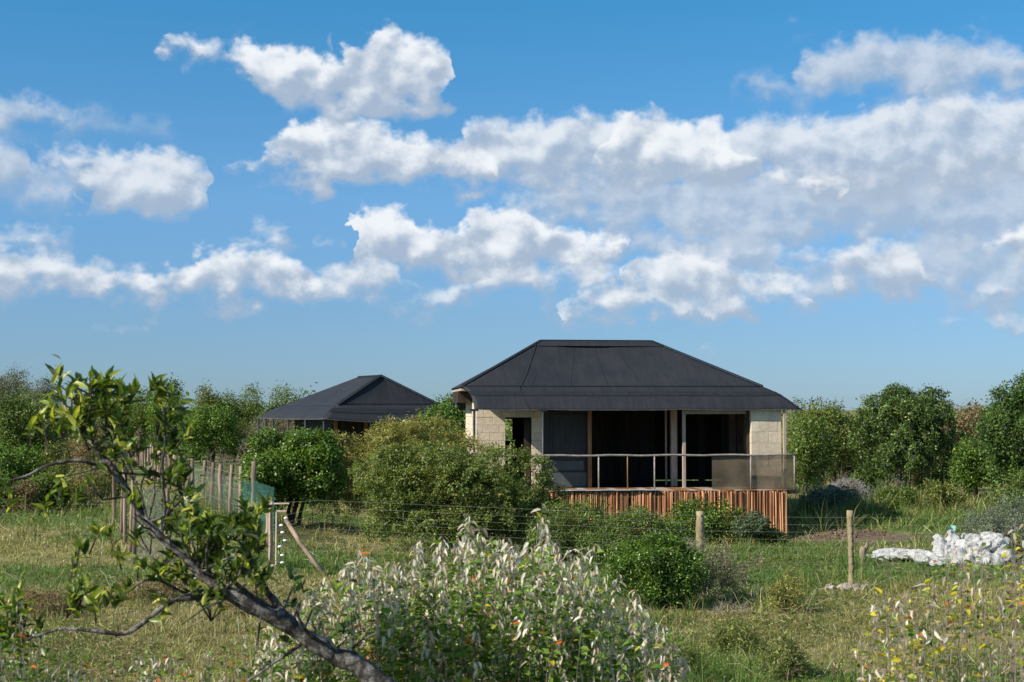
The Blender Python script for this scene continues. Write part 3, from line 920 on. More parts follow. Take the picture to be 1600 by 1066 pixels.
G_DEEP = [(5, (.040, .078, .012)), (4, (.066, .118, .018)), (3, (.115, .175, .030)), (1.2, (.19, .25, .05))]
G_MID = [(4, (.052, .085, .018)), (4, (.085, .125, .026)), (2.4, (.13, .17, .038)), (1, (.20, .22, .06))]
G_OLIVE = [(4, (.075, .098, .026)), (4, (.115, .138, .036)), (3, (.175, .185, .05)), (1.2, (.27, .24, .08))]
G_YELLOW = [(3, (.12, .135, .035)), (4, (.20, .20, .055)), (3, (.29, .27, .085)), (1, (.36, .28, .10))]
G_BLUE = [(4, (.055, .085, .050)), (4, (.09, .12, .075)), (2, (.15, .18, .13))]
G_BROWN = [(4, (.12, .09, .045)), (4, (.18, .13, .065)), (2, (.25, .19, .09)), (1, (.11, .13, .04))]
G_ACACIA = [(4, (.075, .08, .038)), (4, (.10, .10, .05)), (2, (.14, .135, .065))]

def plant(name, label, px0, px1, pytop, D, palette, nclump, k, sigma, L, Wd, seed, depth=.9, under=.35, lobes_n=22, f=(.26, .42), group=None,
          cat='bush', bark=BARK_DARK, stems=3, base_r=.06, mat=None, up=.35, droop=0, fill=.18, tone=.28, flat=-.55, spray=None, extra=None, mesh_from=None):
    r = np.random.default_rng(seed); random.seed(seed)
    x0, x1 = at(px0, 640, D).x, at(px1, 640, D).x
    xc = (x0 + x1) / 2; zg = g1(xc, D); top = at(800, pytop, D).z - zg
    rx = (x1 - x0) / 2; bot = under
    rz = (top - bot) / 2; cz = (top + bot) / 2; ry = rx * depth
    root = empty(name, (xc, D, zg), 0, label, cat, group)
    lobes = sublobes(r, rx, ry, rz, cz, lobes_n, f, flat)
    core = np.array([[0, 0, cz, rx * .62, ry * .62, rz * .62]])
    lobes = np.concatenate([lobes, core])
    if extra is not None: lobes = np.concatenate([lobes, np.array(extra)])
    me = crown_mesh('crown', r, lobes, nclump, k, sigma, L, Wd, palette, up, droop, fill, .05, tone, mat, spray)
    link('crown', me, None, root)
    trunk_mesh(lobes, base_r, top, stems).build('trunk', bark, root, True)
    return root

def twiggy(mb, r, base, height, spread, n, depth=4, rad=.012, gravity=0.0):
    """bare branching twigs"""
    def grow(p, d, l, rd, lev):
        q = p + d * l
        mid = p.lerp(q, .5) + V(r.standard_normal(3)) * l * .06
        mb.tube([p, mid, q], [rd, rd * .85, rd * .65], 3, cap=False)
        if lev <= 0: return
        for _ in range(int(r.integers(2, 4))):
            nd = (d + V(r.standard_normal(3)) * .55 + V((0, 0, .08 - gravity))).normalized()
            grow(p.lerp(q, r.uniform(.55, 1)), nd, l * r.uniform(.55, .85), rd * .62, lev - 1)
    for _ in range(n):
        a = r.uniform(0, 6.28)
        d = V((math.cos(a) * spread, math.sin(a) * spread, 1)).normalized()
        grow(base + V((math.cos(a), math.sin(a), 0)) * .08, d, height * r.uniform(.3, .42), rad, depth)

def dry_bush(name, label, px0, px1, pytop, D, seed, n=9, depth=4, leaves=None, mat=TWIG, group=None, rad=.014, spread=None, cat='bush', nleaf=1500, L=.06, gravity=0.0):
    r = np.random.default_rng(seed); random.seed(seed)
    x0, x1 = at(px0, 640, D).x, at(px1, 640, D).x; xc = (x0 + x1) / 2
    zg = g1(xc, D); h = at(800, pytop, D).z - zg; w = x1 - x0
    root = empty(name, (xc, D, zg), 0, label, cat, group)
    mb = MB(); twiggy(mb, r, V((0, 0, -.05)), h * .95, spread if spread is not None else w / 2 / h * 1.5, n, depth, rad, gravity)
    o = mb.build('branches', mat, root)
    if leaves is not None:
        vs = np.array(mb.v)
        P = vs[r.choice(len(vs), nleaf)] + r.standard_normal((nleaf, 3)) * .05
        P = P[P[:, 2] > h * .15]
        out = unitv(P - np.array([0, 0, h * .4])); A, N = frames(r, out)
        v, f, c = leaf_quads(P, A, N, L * r.uniform(.6, 1.3, len(P)), L * .5 * r.uniform(.7, 1.2, len(P)), pick_colours(r, len(P), leaves))
        me = np_mesh('leaves', v, f, c); me.materials.append(LEAF); link('leaves', me, None, root)
    return root

# --- middle distance
plant('glossy_bush', 'round glossy dark green bush beside the last teal-netted fence post', 374, 548, 664, 41.3, G_DEEP, 1500, 26, .085, .095, .052, 11,
      under=.30, flat=-.85, lobes_n=30, f=(.24, .36), mat=LEAF_GLOSSY, up=.55, stems=4, base_r=.07, tone=.22)
plant('yellowish_shrub', 'tall yellow-green grassy-leaved shrub in front of the lodge side wall', 495, 772, 655, 42.2, G_YELLOW, 2400, 26, .10, .10, .022, 12,
      under=.0, lobes_n=34, f=(.2, .34), up=.5, spray=.26, tone=.2, depth=.35, flat=-.8)
plant('feathery_shrub', 'broad feathery mid-green shrub covering the left half of the stick-clad deck', 536, 888, 684, 36.8, [(4, (.078, .112, .026)), (4, (.115, .150, .036)), (3, (.165, .19, .05)), (.8, (.27, .24, .07))], 3900, 26, .085, .075, .032, 13,
      under=-.5, lobes_n=70, f=(.16, .26), up=.45, spray=.10, tone=.14, depth=.5, flat=-.95, fill=.1)
plant('dark_round_bush', 'dark green bush between the two lodges', 655, 738, 622, 56.0, G_DEEP, 420, 24, .13, .10, .06, 14, under=.3, lobes_n=18)
plant('leafy_bush', 'dense small-leaved green bush standing before the stick-clad deck', 935, 1094, 838, 26.0, G_DEEP, 1500, 26, .055, .048, .027, 15,
      under=.0, lobes_n=30, f=(.2, .36), mat=LEAF_GLOSSY, tone=.3, flat=-.9)
plant('leafy_bush', 'bright green low bush touching the stick-clad deck', 900, 1068, 800, 32.0, G_MID, 1100, 24, .08, .05, .028, 16, under=.0, lobes_n=24, flat=-.9, depth=.6)
plant('leafy_bush', 'soft pale green bush at the feet of the feathery shrub', 820, 965, 785, 34.0, G_OLIVE[:2] + G_MID, 800, 24, .09, .06, .022, 17, under=.0, lobes_n=22, flat=-.9, depth=.6, spray=.15)
plant('leafy_bush', 'dark shaded bush in the middle of the stick-clad deck front', 1030, 1165, 788, 42.3, G_DEEP, 520, 22, .1, .075, .045, 18, under=.0, lobes_n=18, flat=-.9, depth=.5)
plant('grey_leaf_shrub', 'small grey-green shrub before the right end of the stick cladding', 1148, 1200, 806, 41.0, [(3, (.055, .08, .035)), (2, (.09, .115, .055))], 220, 20, .07, .07, .04, 19, under=.25, lobes_n=10)
plant('leafy_bush', 'low olive bush below the right end of the stick cladding', 1178, 1226, 826, 41.2, G_OLIVE, 170, 20, .07, .07, .04, 20, under=.0, lobes_n=10)
dry_bush('dry_twig_bush', 'bare tangled twig bush beside the dense small-leaved bush', 1060, 1150, 815, 27.4, 21, 16, 4, [(1, (.20, .17, .10)), (1, (.10, .12, .05))], rad=.010, nleaf=5200, L=.055)
dry_bush('dry_twig_bush', 'grey leafless twig heap sprawling right of the dense small-leaved bush', 1090, 1185, 915, 25.0, 22, 12, 4, None, rad=.008, spread=1.2, gravity=.15)
# low growth between the fence and the foreground
for i, (a, b, t, D, pal, lab) in enumerate([
        (590, 700, 838, 31.8, G_OLIVE, 'low olive clump behind the wires left of the feathery shrub foot'),
        (690, 800, 846, 31.6, G_MID, 'low green clump behind the wires below the feathery shrub'),
        (1100, 1190, 985, 21.5, G_OLIVE, 'low spreading weed clump in the near grass right of the dense bush'),
        (1175, 1260, 1005, 19.5, G_OLIVE, 'low olive weed clump in the near grass'),
        (1010, 1110, 1015, 19.0, G_OLIVE, 'low leafy clump beside the half-dry foreground bush'),
        (1205, 1250, 905, 25.5, G_YELLOW, 'upright yellow-green grass clump left of the pale post stones'),
        (170, 300, 905, 25.0, G_BROWN, 'brown dry tangle on the bank behind the bent branch'),
        (20, 130, 925, 23.0, G_BROWN, 'brown dry clump on the grassy bank at the far left'),
        (340, 440, 925, 24.5, G_BROWN, 'brown dry clump on the bank below the leaning brace pole')]):
    plant('weed_clump', lab, a, b, t, D, pal, 220, 22, .06, .05, .016, 640 + i, under=-.15, lobes_n=12, flat=-.9, depth=.8, spray=.16, base_r=.012, cat='plant')
# --- right background
plant('soft_bush', 'soft mid-green bush rising just behind the right end of the deck', 1218, 1305, 655, 57.0, G_MID, 520, 24, .14, .10, .05, 30, under=.1, lobes_n=20, flat=-.8)
plant('low_grey_bush', 'low grey-leaved bush in the shade right of the deck', 1255, 1345, 765, 50.0, G_BLUE, 420, 22, .10, .07, .04, 31, under=.0, lobes_n=18, flat=-.8, depth=.6)
plant('pale_tree', 'pale green tree left of the tallest domed tree', 1250, 1352, 632, 64.0, G_YELLOW[:2] + G_MID, 620, 24, .16, .12, .06, 32, under=.6, lobes_n=22, cat='tree')
plant('domed_tree', 'large domed dark green tree behind the heap of white sacks', 1330, 1496, 606, 56.0, [(4, (.042, .068, .020)), (4, (.065, .10, .026)), (2, (.105, .15, .036)), (1, (.17, .21, .06))], 1800, 26, .12, .105, .056, 33,
      under=.15, lobes_n=36, f=(.2, .38), tone=.34, cat='tree', base_r=.1, stems=5, flat=-.75, spray=.22, bark=BARK)
plant('brown_tree', 'rust-brown half-dry tree between the two big green trees', 1462, 1560, 640, 59.0, G_BROWN, 620, 22, .16, .09, .05, 34, under=.4, lobes_n=20, cat='tree')
dry_bush('dead_tree', 'bare grey dead branches poking above the rust-brown tree', 1470, 1545, 628, 61.0, 35, 5, 4, None, rad=.035, cat='tree', spread=.35)
plant('low_round_tree', 'low rounded dark green tree before the rust-brown one', 1488, 1570, 690, 51.0, G_DEEP, 620, 24, .11, .085, .045, 36, under=.25, lobes_n=20, cat='tree')
plant('tall_tree', 'tall dark green tree at the far right above the sacks', 1530, 1690, 590, 49.0, [(4, (.042, .075, .018)), (4, (.065, .108, .026)), (2, (.11, .16, .036))], 1600, 26, .12, .105, .056, 37, under=.3, lobes_n=28, f=(.24, .38), tone=.34, cat='tree', base_r=.1, flat=-.8)
plant('silver_bush', 'grey-green small-leaved bush overhanging the white sacks', 1505, 1640, 792, 35.2, [(4, (.085, .105, .06)), (3, (.13, .15, .10)), (2, (.21, .22, .16))], 900, 22, .10, .05, .02, 38, under=-.1, lobes_n=24, flat=-.8, spray=.3)
dry_bush('thorn_tangle', 'pale leafless thorn tangle under the pale green tree', 1262, 1352, 716, 52.0, 39, 10, 4, [(1, (.12, .12, .07))], rad=.016, spread=.9, nleaf=500)
dry_bush('thorn_tangle', 'pale leafless branches leaning in front of the domed tree', 1330, 1440, 730, 53.5, 40, 9, 4, [(1, (.10, .12, .06))], rad=.016, spread=1.1, nleaf=700)
for i, (a, b, t, D, pal, lab) in enumerate([
        (1365, 1430, 765, 50, G_MID, 'small green shrub at the foot of the domed tree'),
        (1440, 1500, 755, 49, G_OLIVE, 'small olive shrub at the foot of the domed tree'),
        (1555, 1625, 740, 46, G_MID, 'green shrub at the foot of the tall far-right tree')]):
    plant('undergrowth_shrub', lab, a, b, t, D, pal, 260, 20, .1, .08, .04, 60 + i, under=0, lobes_n=12, flat=-.8)
# --- left background
plant('broad_tree', 'broad mid-green tree on the left behind the bent foreground branch', -25, 92, 606, 56.0, G_MID, 900, 24, .15, .10, .05, 41, under=.5, lobes_n=28, cat='tree', base_r=.1)
plant('left_bush', 'dark green bush in front of the broad tree at the far left', -40, 62, 690, 47.0, G_DEEP, 560, 22, .12, .09, .05, 42, under=.0, lobes_n=18, flat=-.8)
plant('left_bush', 'leafy green bush beside the yellow-flecked bush at the left', 45, 112, 742, 45.5, G_MID, 420, 22, .1, .08, .05, 43, under=.0, lobes_n=16, flat=-.8)
dry_bush('flecked_bush', 'brown twiggy bush flecked with yellow leaves left of the net fence', 102, 186, 690, 46.0, 44, 12, 4, [(4, (.10, .09, .03)), (3, (.22, .18, .04)), (2, (.07, .10, .03))], rad=.018, nleaf=3800, L=.09)
plant('acacia', 'flat-topped grey acacia rising at the far left', -30, 46, 584, 82.0, G_ACACIA, 420, 22, .22, .10, .05, 45, under=3.2, lobes_n=16, cat='tree', bark=BARK, base_r=.1, depth=1, spray=.4, f=(.3, .45))
plant('acacia', 'grey-green spreading acacia right of the broad left tree', 42, 102, 600, 86.0, G_ACACIA, 380, 22, .22, .10, .05, 46, under=2.4, lobes_n=14, cat='tree', bark=BARK, base_r=.1, spray=.4)
plant('background_tree', 'small dark crowned tree above the far end of the post fence', 234, 292, 599, 92.0, G_DEEP, 420, 20, .2, .13, .08, 47, under=.8, lobes_n=14, cat='tree')
plant('background_tree', 'light green tree behind the far end of the post fence', 186, 246, 609, 96.0, G_MID, 380, 20, .22, .14, .08, 48, under=.4, lobes_n=14, cat='tree')
plant('background_tree', 'olive tree left of the grey thorn tree', 300, 352, 606, 98.0, G_OLIVE, 380, 20, .22, .14, .08, 49, under=.5, lobes_n=14, cat='tree')
plant('background_tree', 'pale olive tree behind the grey thorn tree', 345, 420, 604, 100.0, G_OLIVE[:2] + G_MID, 450, 20, .22, .14, .08, 50, under=.5, lobes_n=16, cat='tree')
plant('background_tree', 'green tree just left of the smaller lodge roof', 408, 492, 606, 102.0, G_MID, 450, 20, .24, .14, .08, 51, under=.5, lobes_n=16, cat='tree')
plant('shade_tree', 'dark green tree near the dead bush beyond the fence', 283, 374, 638, 74.0, G_DEEP, 700, 22, .16, .11, .06, 52, under=.5, lobes_n=22, cat='tree', base_r=.1)
dry_bush('thorn_tree', 'grey-brown leafless thorn tree beside the smaller lodge', 355, 440, 626, 80.0, 53, 7, 5, [(3, (.10, .085, .05)), (2, (.14, .12, .07))], rad=.04, nleaf=3000, L=.11, cat='tree', spread=.6)
dry_bush('brown_thicket', 'brown leafless thicket behind the post fence', 200, 285, 650, 90.0, 54, 12, 4, [(3, (.10, .08, .05)), (2, (.13, .10, .07))], rad=.03, nleaf=2500, L=.12)
dry_bush('dead_bush', 'pale dead bush on dry grass under the dark green tree', 318, 374, 690, 60.0, 55, 12, 4, [(2, (.13, .12, .06)), (1, (.09, .10, .04))], rad=.016, nleaf=900, L=.06)
dry_bush('brown_thicket', 'brown twiggy thicket at the foot of the light green fence tree', 60, 200, 655, 84.0, 56, 14, 4, [(3, (.09, .08, .045)), (2, (.12, .10, .06))], rad=.03, nleaf=3000, L=.12)
# scrub filling the thickets
SCR = [(1235, 1300, 700, 62), (1290, 1350, 690, 66), (1330, 1390, 720, 60), (1420, 1500, 735, 58), (1370, 1440, 690, 66), (1400, 1470, 700, 64), (1475, 1530, 715, 63), (1510, 1575, 640, 70), (1225, 1285, 640, 76), (1300, 1370, 655, 78), (1450, 1520, 650, 80), (1580, 1660, 700, 55)]
SCL = [(-20, 60, 650, 66), (50, 120, 650, 68), (95, 160, 630, 80), (110, 180, 668, 64), (150, 215, 640, 95), (60, 110, 700, 55), (-30, 30, 745, 44.5), (10, 60, 755, 44.5), (100, 150, 745, 50), (150, 192, 735, 52)]
SCB = [(270, 330, 655, 88), (330, 400, 660, 95), (385, 450, 648, 97), (430, 500, 650, 92), (240, 290, 640, 105), (455, 520, 640, 104)]
for grp, lab, lst in (('scrub under the right-hand trees', 'scrub bush filling the thicket under the right-hand trees', SCR),
                      ('scrub at the far left', 'scrub bush filling the thicket at the far left of the net fence', SCL),
                      ('scrub beyond the post fence', 'scrub bush in the thicket left of the smaller lodge', SCB)):
    for i, (a, b, t, D) in enumerate(lst):
        pi = (i * 7 + len(lst)) % 4
        pal = [G_MID, G_OLIVE, G_DEEP, G_BROWN][pi]; cw = ['mid-green', 'olive', 'dark green', 'brown'][pi]
        plant('scrub_bush', cw + ' ' + lab, a, b, t, D, pal, 300, 20, .13 * D / 60, .09 * D / 60, .045 * D / 60, 700 + i + len(grp), under=-.1, lobes_n=14, flat=-.9, group=cw + ' ' + grp, depth=.7, spray=.2)
# far bushland to the horizon, one mass
r = np.random.default_rng(77)
vs, fs, cs = [], [], []; off = 0
for i in range(150):
    D = 108 + 260 * r.random() ** 1.5
    x = r.uniform(-.52, .52) * D
    w = r.uniform(2.0, 4.2); h = r.uniform(2.6, 4.6) * (1.0 if D < 200 else 1.25)
    lob = sublobes(r, w, w, h / 2, h / 2, 10, (.3, .5), -.7)
    n = 34
    P, Dd = lobe_clumps(r, lob, n, fill=.2)
    idx = np.repeat(np.arange(n), 11); pts = P[idx] + r.standard_normal((len(idx), 3)) * .35 + np.array([x, D, g1(x, D)])
    A, N = frames(r, Dd[idx], .5)
    pal = [G_MID, G_OLIVE, G_DEEP, G_ACACIA, G_BROWN][int(r.choice(5, p=[.3, .25, .15, .2, .1]))]
    v, f, c = leaf_quads(pts, A, N, r.uniform(.3, .6, len(idx)), r.uniform(.18, .36, len(idx)), pick_colours(r, len(idx), pal))
    vs.append(v); fs.append(f + off); cs.append(c); off += len(v)
me = np_mesh('bushland', np.concatenate(vs), np.concatenate(fs), np.concatenate(cs)); me.materials.append(LEAF)
tag(link('bushland', me), 'far green and brown bushland along the horizon', 'bushland', kind='stuff')

# --- grass
def grass(name, label, n, region, hmin, hmax, seed, wid=.007, tuft=7, dens=None):
    r = np.random.default_rng(seed)
    m = n // tuft
    y = region[2] * (region[3] / region[2]) ** r.random(m * 2)
    x = r.uniform(-1, 1, m * 2) * y * .40 + r.normal(0, .3, m * 2)
    keep = (x > region[0]) & (x < region[1])
    if dens is not None: keep &= r.random(m * 2) < dens(x, y)
    x, y = x[keep][:m], y[keep][:m]
    th = r.lognormal(0, .3, len(x)) * (.55 + .9 * fbm(x * .5 + 3, y * .5 + 31, 3))
    ga = green_amount(x, y)
    x = np.repeat(x, tuft); y = np.repeat(y, tuft); th = np.repeat(th, tuft); ga = np.repeat(ga, tuft)
    k = len(x)
    sp_ = .06 if tuft < 20 else .11
    x = x + r.normal(0, sp_, k); y = y + r.normal(0, sp_, k); z = gh(x, y) - .01
    h = r.uniform(hmin, hmax, k) * th
    a = r.uniform(0, 6.283, k); lean = np.abs(r.normal(.8, .6, k)); yaw = r.uniform(0, 6.283, k)
    w = wid * r.uniform(.7, 1.5, k) * (.6 + y / 45)
    s = np.stack([np.cos(yaw), np.sin(yaw), np.zeros(k)], 1) * w[:, None]
    d = np.stack([np.cos(a), np.sin(a), np.zeros(k)], 1)
    b = np.stack([x, y, z], 1)
    mid = b + d * (h * lean * .45)[:, None]; mid[:, 2] += h * .6 / (1 + .35 * lean)
    tip = b + d * (h * lean * 1.1)[:, None]; tip[:, 2] += h * np.maximum(.12, .95 - .42 * lean)
    v = np.stack([b - s, b + s, mid - s * .7, mid + s * .7, tip], 1).reshape(-1, 3)
    i = np.arange(k)[:, None] * 5
    f4 = i + np.array([[0, 1, 3, 2]]); f3 = i + np.array([[2, 3, 4]])
    isg = r.random(k) < ga
    straw = pick_colours(r, k, [(3, (.20, .185, .066)), (3, (.27, .25, .10)), (2, (.135, .128, .045)), (1.2, (.40, .36, .20))], .24)
    green = pick_colours(r, k, [(3, (.060, .105, .022)), (3, (.095, .15, .034)), (2, (.15, .18, .05))], .22)
    c = np.where(isg[:, None], green, straw)
    me = np_mesh(name, v, [f4, f3], np.repeat(c, 5, 0)); me.materials.append(GRASS)
    return tag(link(name, me), label, 'grass', kind='stuff')

def off_lodge(x, y):
    """keep grass out from under the lodge and off the bare soil"""
    u = (x - LX0) * LC + (y - LY0) * LS; w_ = -(x - LX0) * LS + (y - LY0) * LC
    inl = (u > -.2) & (u < 10.1) & (w_ > -.2) & (w_ < 6.3)
    return np.where(inl, 0, 1 - .85 * np.clip(bare_amount(x, y) * 1.6, 0, 1))
grass('grass', 'short dry and green grass over the ground', 190000, (-40, 40, 15.5, 36), .035, .13, 81, wid=.0062, dens=off_lodge)
grass('grass', 'short grass over the ground farther off', 60000, (-40, 40, 34, 75), .08, .22, 82, wid=.009, dens=off_lodge)
grass('tall_grass', 'tall seeding dry grass below the right-hand trees', 42000, (-40, 40, 37, 56), .4, .85, 83, wid=.006,
      dens=lambda x, y: np.clip(np.exp(-((x - 13.5) / 4.2) ** 2 - ((y - 48.5) / 4.0) ** 2) + .5 * np.exp(-((x + 9) / 3) ** 2 - ((y - 47) / 6) ** 2), 0, 1) * off_lodge(x, y))
grass('tall_grass', 'knee-high tufts scattered through the near grass', 52000, (-40, 40, 15.5, 40), .16, .42, 84, wid=.0048, tuft=34,
      dens=lambda x, y: np.clip((fbm(x * .45 + 70, y * .45 + 12, 3) - .47) * 5, .04, 1) * off_lodge(x, y))

# --- dry stalks, fallen twigs and arching straw lying in the grass
r = np.random.default_rng(95)
mbx = []; n = 5200
y = 15.5 * (44 / 15.5) ** r.random(n); x = r.uniform(-1, 1, n) * y * .40
keep = (r.random(n) < np.clip((fbm(x * .5 + 51, y * .5 + 35, 3) - .40) * 4, .05, 1)) & (off_lodge(x, y) > .4); x, y = x[keep], y[keep]
m = len(x); a = r.uniform(0, 6.283, m); L = r.uniform(.25, .8, m); el_ = np.abs(r.normal(.35, .4, m)).clip(.02, 1.3); w = r.uniform(.003, .007, m)
b = np.stack([x, y, gh(x, y) + .01], 1)
d = np.stack([np.cos(a) * np.cos(el_), np.sin(a) * np.cos(el_), np.sin(el_)], 1)
mid = b + d * (L * .55)[:, None] + np.array([0, 0, .05]); tip = b + d * L[:, None] + np.stack([0 * x, 0 * x, -.12 * L], 1)
s = np.stack([-np.sin(a), np.cos(a), 0 * a], 1) * w[:, None]; u = np.stack([0 * a, 0 * a, w], 1)
v = np.stack([b - s, b + s, b + u, mid - s, mid + s, mid + u, tip], 1).reshape(-1, 3)
i0 = np.arange(m)[:, None] * 7
f4 = np.concatenate([i0 + np.array([[0, 1, 4, 3]]), i0 + np.array([[1, 2, 5, 4]]), i0 + np.array([[2, 0, 3, 5]])]); f3 = np.concatenate([i0 + np.array([[3, 4, 6]]), i0 + np.array([[4, 5, 6]]), i0 + np.array([[5, 3, 6]])])
c = pick_colours(r, m, [(2, (.30, .25, .16)), (2, (.20, .15, .10)), (1, (.42, .36, .25))])
me = np_mesh('dry_stalks', v, [f4, f3], np.repeat(c, 7, 0)); me.materials.append(GRASS)
tag(link('dry_stalks', me), 'dry stalks and fallen twigs lying in the grass', 'stalks', kind='stuff')

# --- low herbs and leafy weeds between the grass
r = np.random.default_rng(91)
n = 9000
y = 15.5 * (52 / 15.5) ** r.random(n); x = r.uniform(-1, 1, n) * y * .40
keep = (r.random(n) < np.clip((fbm(x * .3 + 21, y * .3 + 5, 3) - .42) * 4, .05, 1)) & (off_lodge(x, y) > .5)
x, y = x[keep], y[keep]; s = r.lognormal(-.2, .45, len(x))
k = 26
xx = np.repeat(x, k); yy_ = np.repeat(y, k); ss_ = np.repeat(s, k); m = len(xx)
o = r.standard_normal((m, 3)) * np.array([.16, .16, .07]) * ss_[:, None]
P = np.stack([xx, yy_, gh(xx, yy_)], 1) + o; P[:, 2] = gh(P[:, 0], P[:, 1]) + np.abs(o[:, 2]) * 1.6 + .01
A, N = frames(r, unitv(o + np.array([0, 0, .12])), .6)
kind = np.repeat(r.random(len(x)), k)
C = np.where((kind < .55)[:, None], pick_colours(r, m, G_OLIVE), np.where((kind < .8)[:, None], pick_colours(r, m, G_MID), pick_colours(r, m, G_BROWN)))
v, f, c = leaf_quads(P, A, N, r.uniform(.03, .08, m) * (.7 + ss_ * .3), r.uniform(.012, .03, m), C)
me = np_mesh('weeds', v, f, c); me.materials.append(LEAF)
tag(link('weeds', me), 'low leafy weeds growing between the grass', 'weeds', kind='stuff')

# ------------------------------------------------------------------ fences
random.seed(5)
post_meshes = []
for k in range(5):
    m_ = MB(); r0 = .068 * random.uniform(.85, 1.15)
    m_.tube([(random.gauss(0, .008) if j else 0, random.gauss(0, .008) if j else 0, j / 5) for j in range(6)], [r0 * random.uniform(.88, 1.08) for _ in range(6)], 9)
    me = m_.mesh('fence_post', True); me.materials.append(POST); post_meshes.append(me)
def add_post(parent, x, y, h, name='fence_post', me=None, sc=1.0):
    o = bpy.data.objects.new(name, me or random.choice(post_meshes)); COL.objects.link(o); o.parent = parent
    px, py, pz = parent.location
    o.location = (x - px, y - py, g1(x, y) - pz - .12); o.scale = (sc, sc, h + .12)
    o.rotation_euler = (random.gauss(0, .018), random.gauss(0, .018), random.uniform(0, 6))
    return o
def polyline(pts, step):
    out = []; carry = 0.0
    for (a, b) in zip(pts, pts[1:]):
        a, b = V(a), V(b); L = (b - a).length; t = carry
        while t < L: out.append(a.lerp(b, t / L)); t += step
        carry = t - L
    return out
F0 = at(396, 640, 39.3)
nf = empty('post_fence', (F0.x, F0.y, g1(F0.x, F0.y)), 0, 'long fence of round wooden posts with green netting running off to the horizon', 'fence')
line = polyline([(F0.x, 39.3, 0), (-11.15, 49.5, 0), (-18.2, 72, 0), (-44.5, 160, 0)], 1.7)
for i, p in enumerate(line):
    add_post(nf, p.x + random.gauss(0, .03), p.y + random.gauss(0, .05), (1.62 if i else 1.8) * random.uniform(.95, 1.04), sc=1.05)
def net(parent, a, b, h, mat, z0=.05, name='net_panel'):
    q = parent.location
    m_ = MB()
    def fn(u, v):
        x = a.x + (b.x - a.x) * u; y = a.y + (b.y - a.y) * u
        return (x - q.x, y - q.y, g1(x, y) + z0 + (h - z0) * v - q.z - .04 * math.sin(u * math.pi) * v)
    m_.grid(fn, 6, 3); return m_.build(name, mat, parent)
C0 = at(424, 640, 31.0); C0.z = g1(C0.x, C0.y)
p1_ = V((-5.95, 34.8, 0))
add_post(nf, p1_.x, p1_.y, 1.1)
net(nf, V((F0.x, F0.y, 0)), V((-6.2, 37.2, 0)), 1.35, GREEN_NET)
net(nf, line[1], line[0], 1.30, GREEN_NET)
for i in range(1, 6): net(nf, line[i + 1], line[i], 1.3, GREY_NET)
for i in range(6, 14): net(nf, line[i + 1], line[i], 1.2, GREY_NET)
m_ = MB()
for zz in (.5, .95, 1.4):
    m_.tube([(p.x - nf.location.x, p.y - nf.location.y, g1(p.x, p.y) + zz - nf.location.z) for p in line[:26]], .006, 3)
m_.build('strand', WIRE, nf)
# second fence on the left with chain link
lf = empty('chain_link_fence', tuple(at(212, 640, 29.5).xy) + (g1(-7.9, 29.5),), 0, 'short run of weathered posts with chain-link mesh behind the bent branch', 'fence')
lp = [at(px, 640, D) for px, D in ((212, 29.5), (206, 31.5), (199, 33.6), (191, 36.2), (180, 39.5))]
for p in lp: add_post(lf, p.x, p.y, 1.72, sc=.72)
m_ = MB(); q = lf.location
ga_, gb_ = V((lp[0].x, lp[0].y, 0)), V((at(262, 640, 30.6).x, 30.6, 0))
for s in (-1, 1):
    n_ = 34
    for i in range(-14, n_):
        u0, u1 = i / n_, (i + 14) / n_
        pts = []
        for t in (0, 1):
            u = u0 if t == 0 else u1; z = (0 if s > 0 else 1.5) + (1.5 * t if s > 0 else -1.5 * t)
            if u < 0: f_ = -u0 * n_ / 14; u = 0; z = (0 if s > 0 else 1.5) + s * 1.5 * f_
            if u > 1: f_ = (1 - u0) * n_ / 14; u = 1; z = (0 if s > 0 else 1.5) + s * 1.5 * f_
            x = ga_.x + (gb_.x - ga_.x) * u; y = ga_.y + (gb_.y - ga_.y) * u
            pts.append((x - q.x, y - q.y, g1(x, y) + z + .05 - q.z))
        m_.tube(pts, .0016, 3, cap=False)
tag(m_.build('chain_link', WIRE, lf), kind='stuff')
add_post(lf, gb_.x, gb_.y, 1.5, sc=.7)

# electric fence in front of the lodge
ef = empty('electric_fence', tuple(C0), 0, 'multi-strand electric fence with white insulators and a leaning brace pole', 'fence')
q = ef.location
EP = [V((C0.x, 31.0, 0)), V((at(1093, 640, 29.3).x, 29.3, 0)), V((at(1327, 640, 29.0).x, 29.0, 0)), V((13.6, 28.3, 0))]
m_ = MB(); m_.tube([(0, 0, -.15), (.01, 0, .5), (-.012, .01, 1.05), (0, 0, 1.47)], [.055, .05, .052, .045], 8); m_.build('corner_post', POST_Y, ef, True)
ptop = at(424, 786, 31.0).z - q.z; pbot = at(424, 888, 31.0).z - q.z
X1 = at(433, 640, 30.9).x - q.x
pr = MB(); pr.tube([(.0, -.09, pbot), (.0, -.09, ptop)], .017, 6); pr.tube([(X1, -.09, pbot + .02), (X1, -.09, ptop - .17)], .017, 6)
pr.box(-.04, .06, -.13, -.06, ptop - .03, ptop + .03); pr.box(-.03, .13, -.12, -.07, pbot - .04, pbot + .09)
br = pr.build('bracket_frame', PINK, ef)
wh = MB(); wh.box(.06, .42, -.115, -.075, ptop - .02, ptop + .008); wh.box(X1, X1 + .22, -.115, -.085, ptop - .18, ptop - .155); wh.box(.13, .36, -.115, -.075, pbot - .02, pbot + .015)
wh.build('spreader_bar', PINK, br)
levels = []
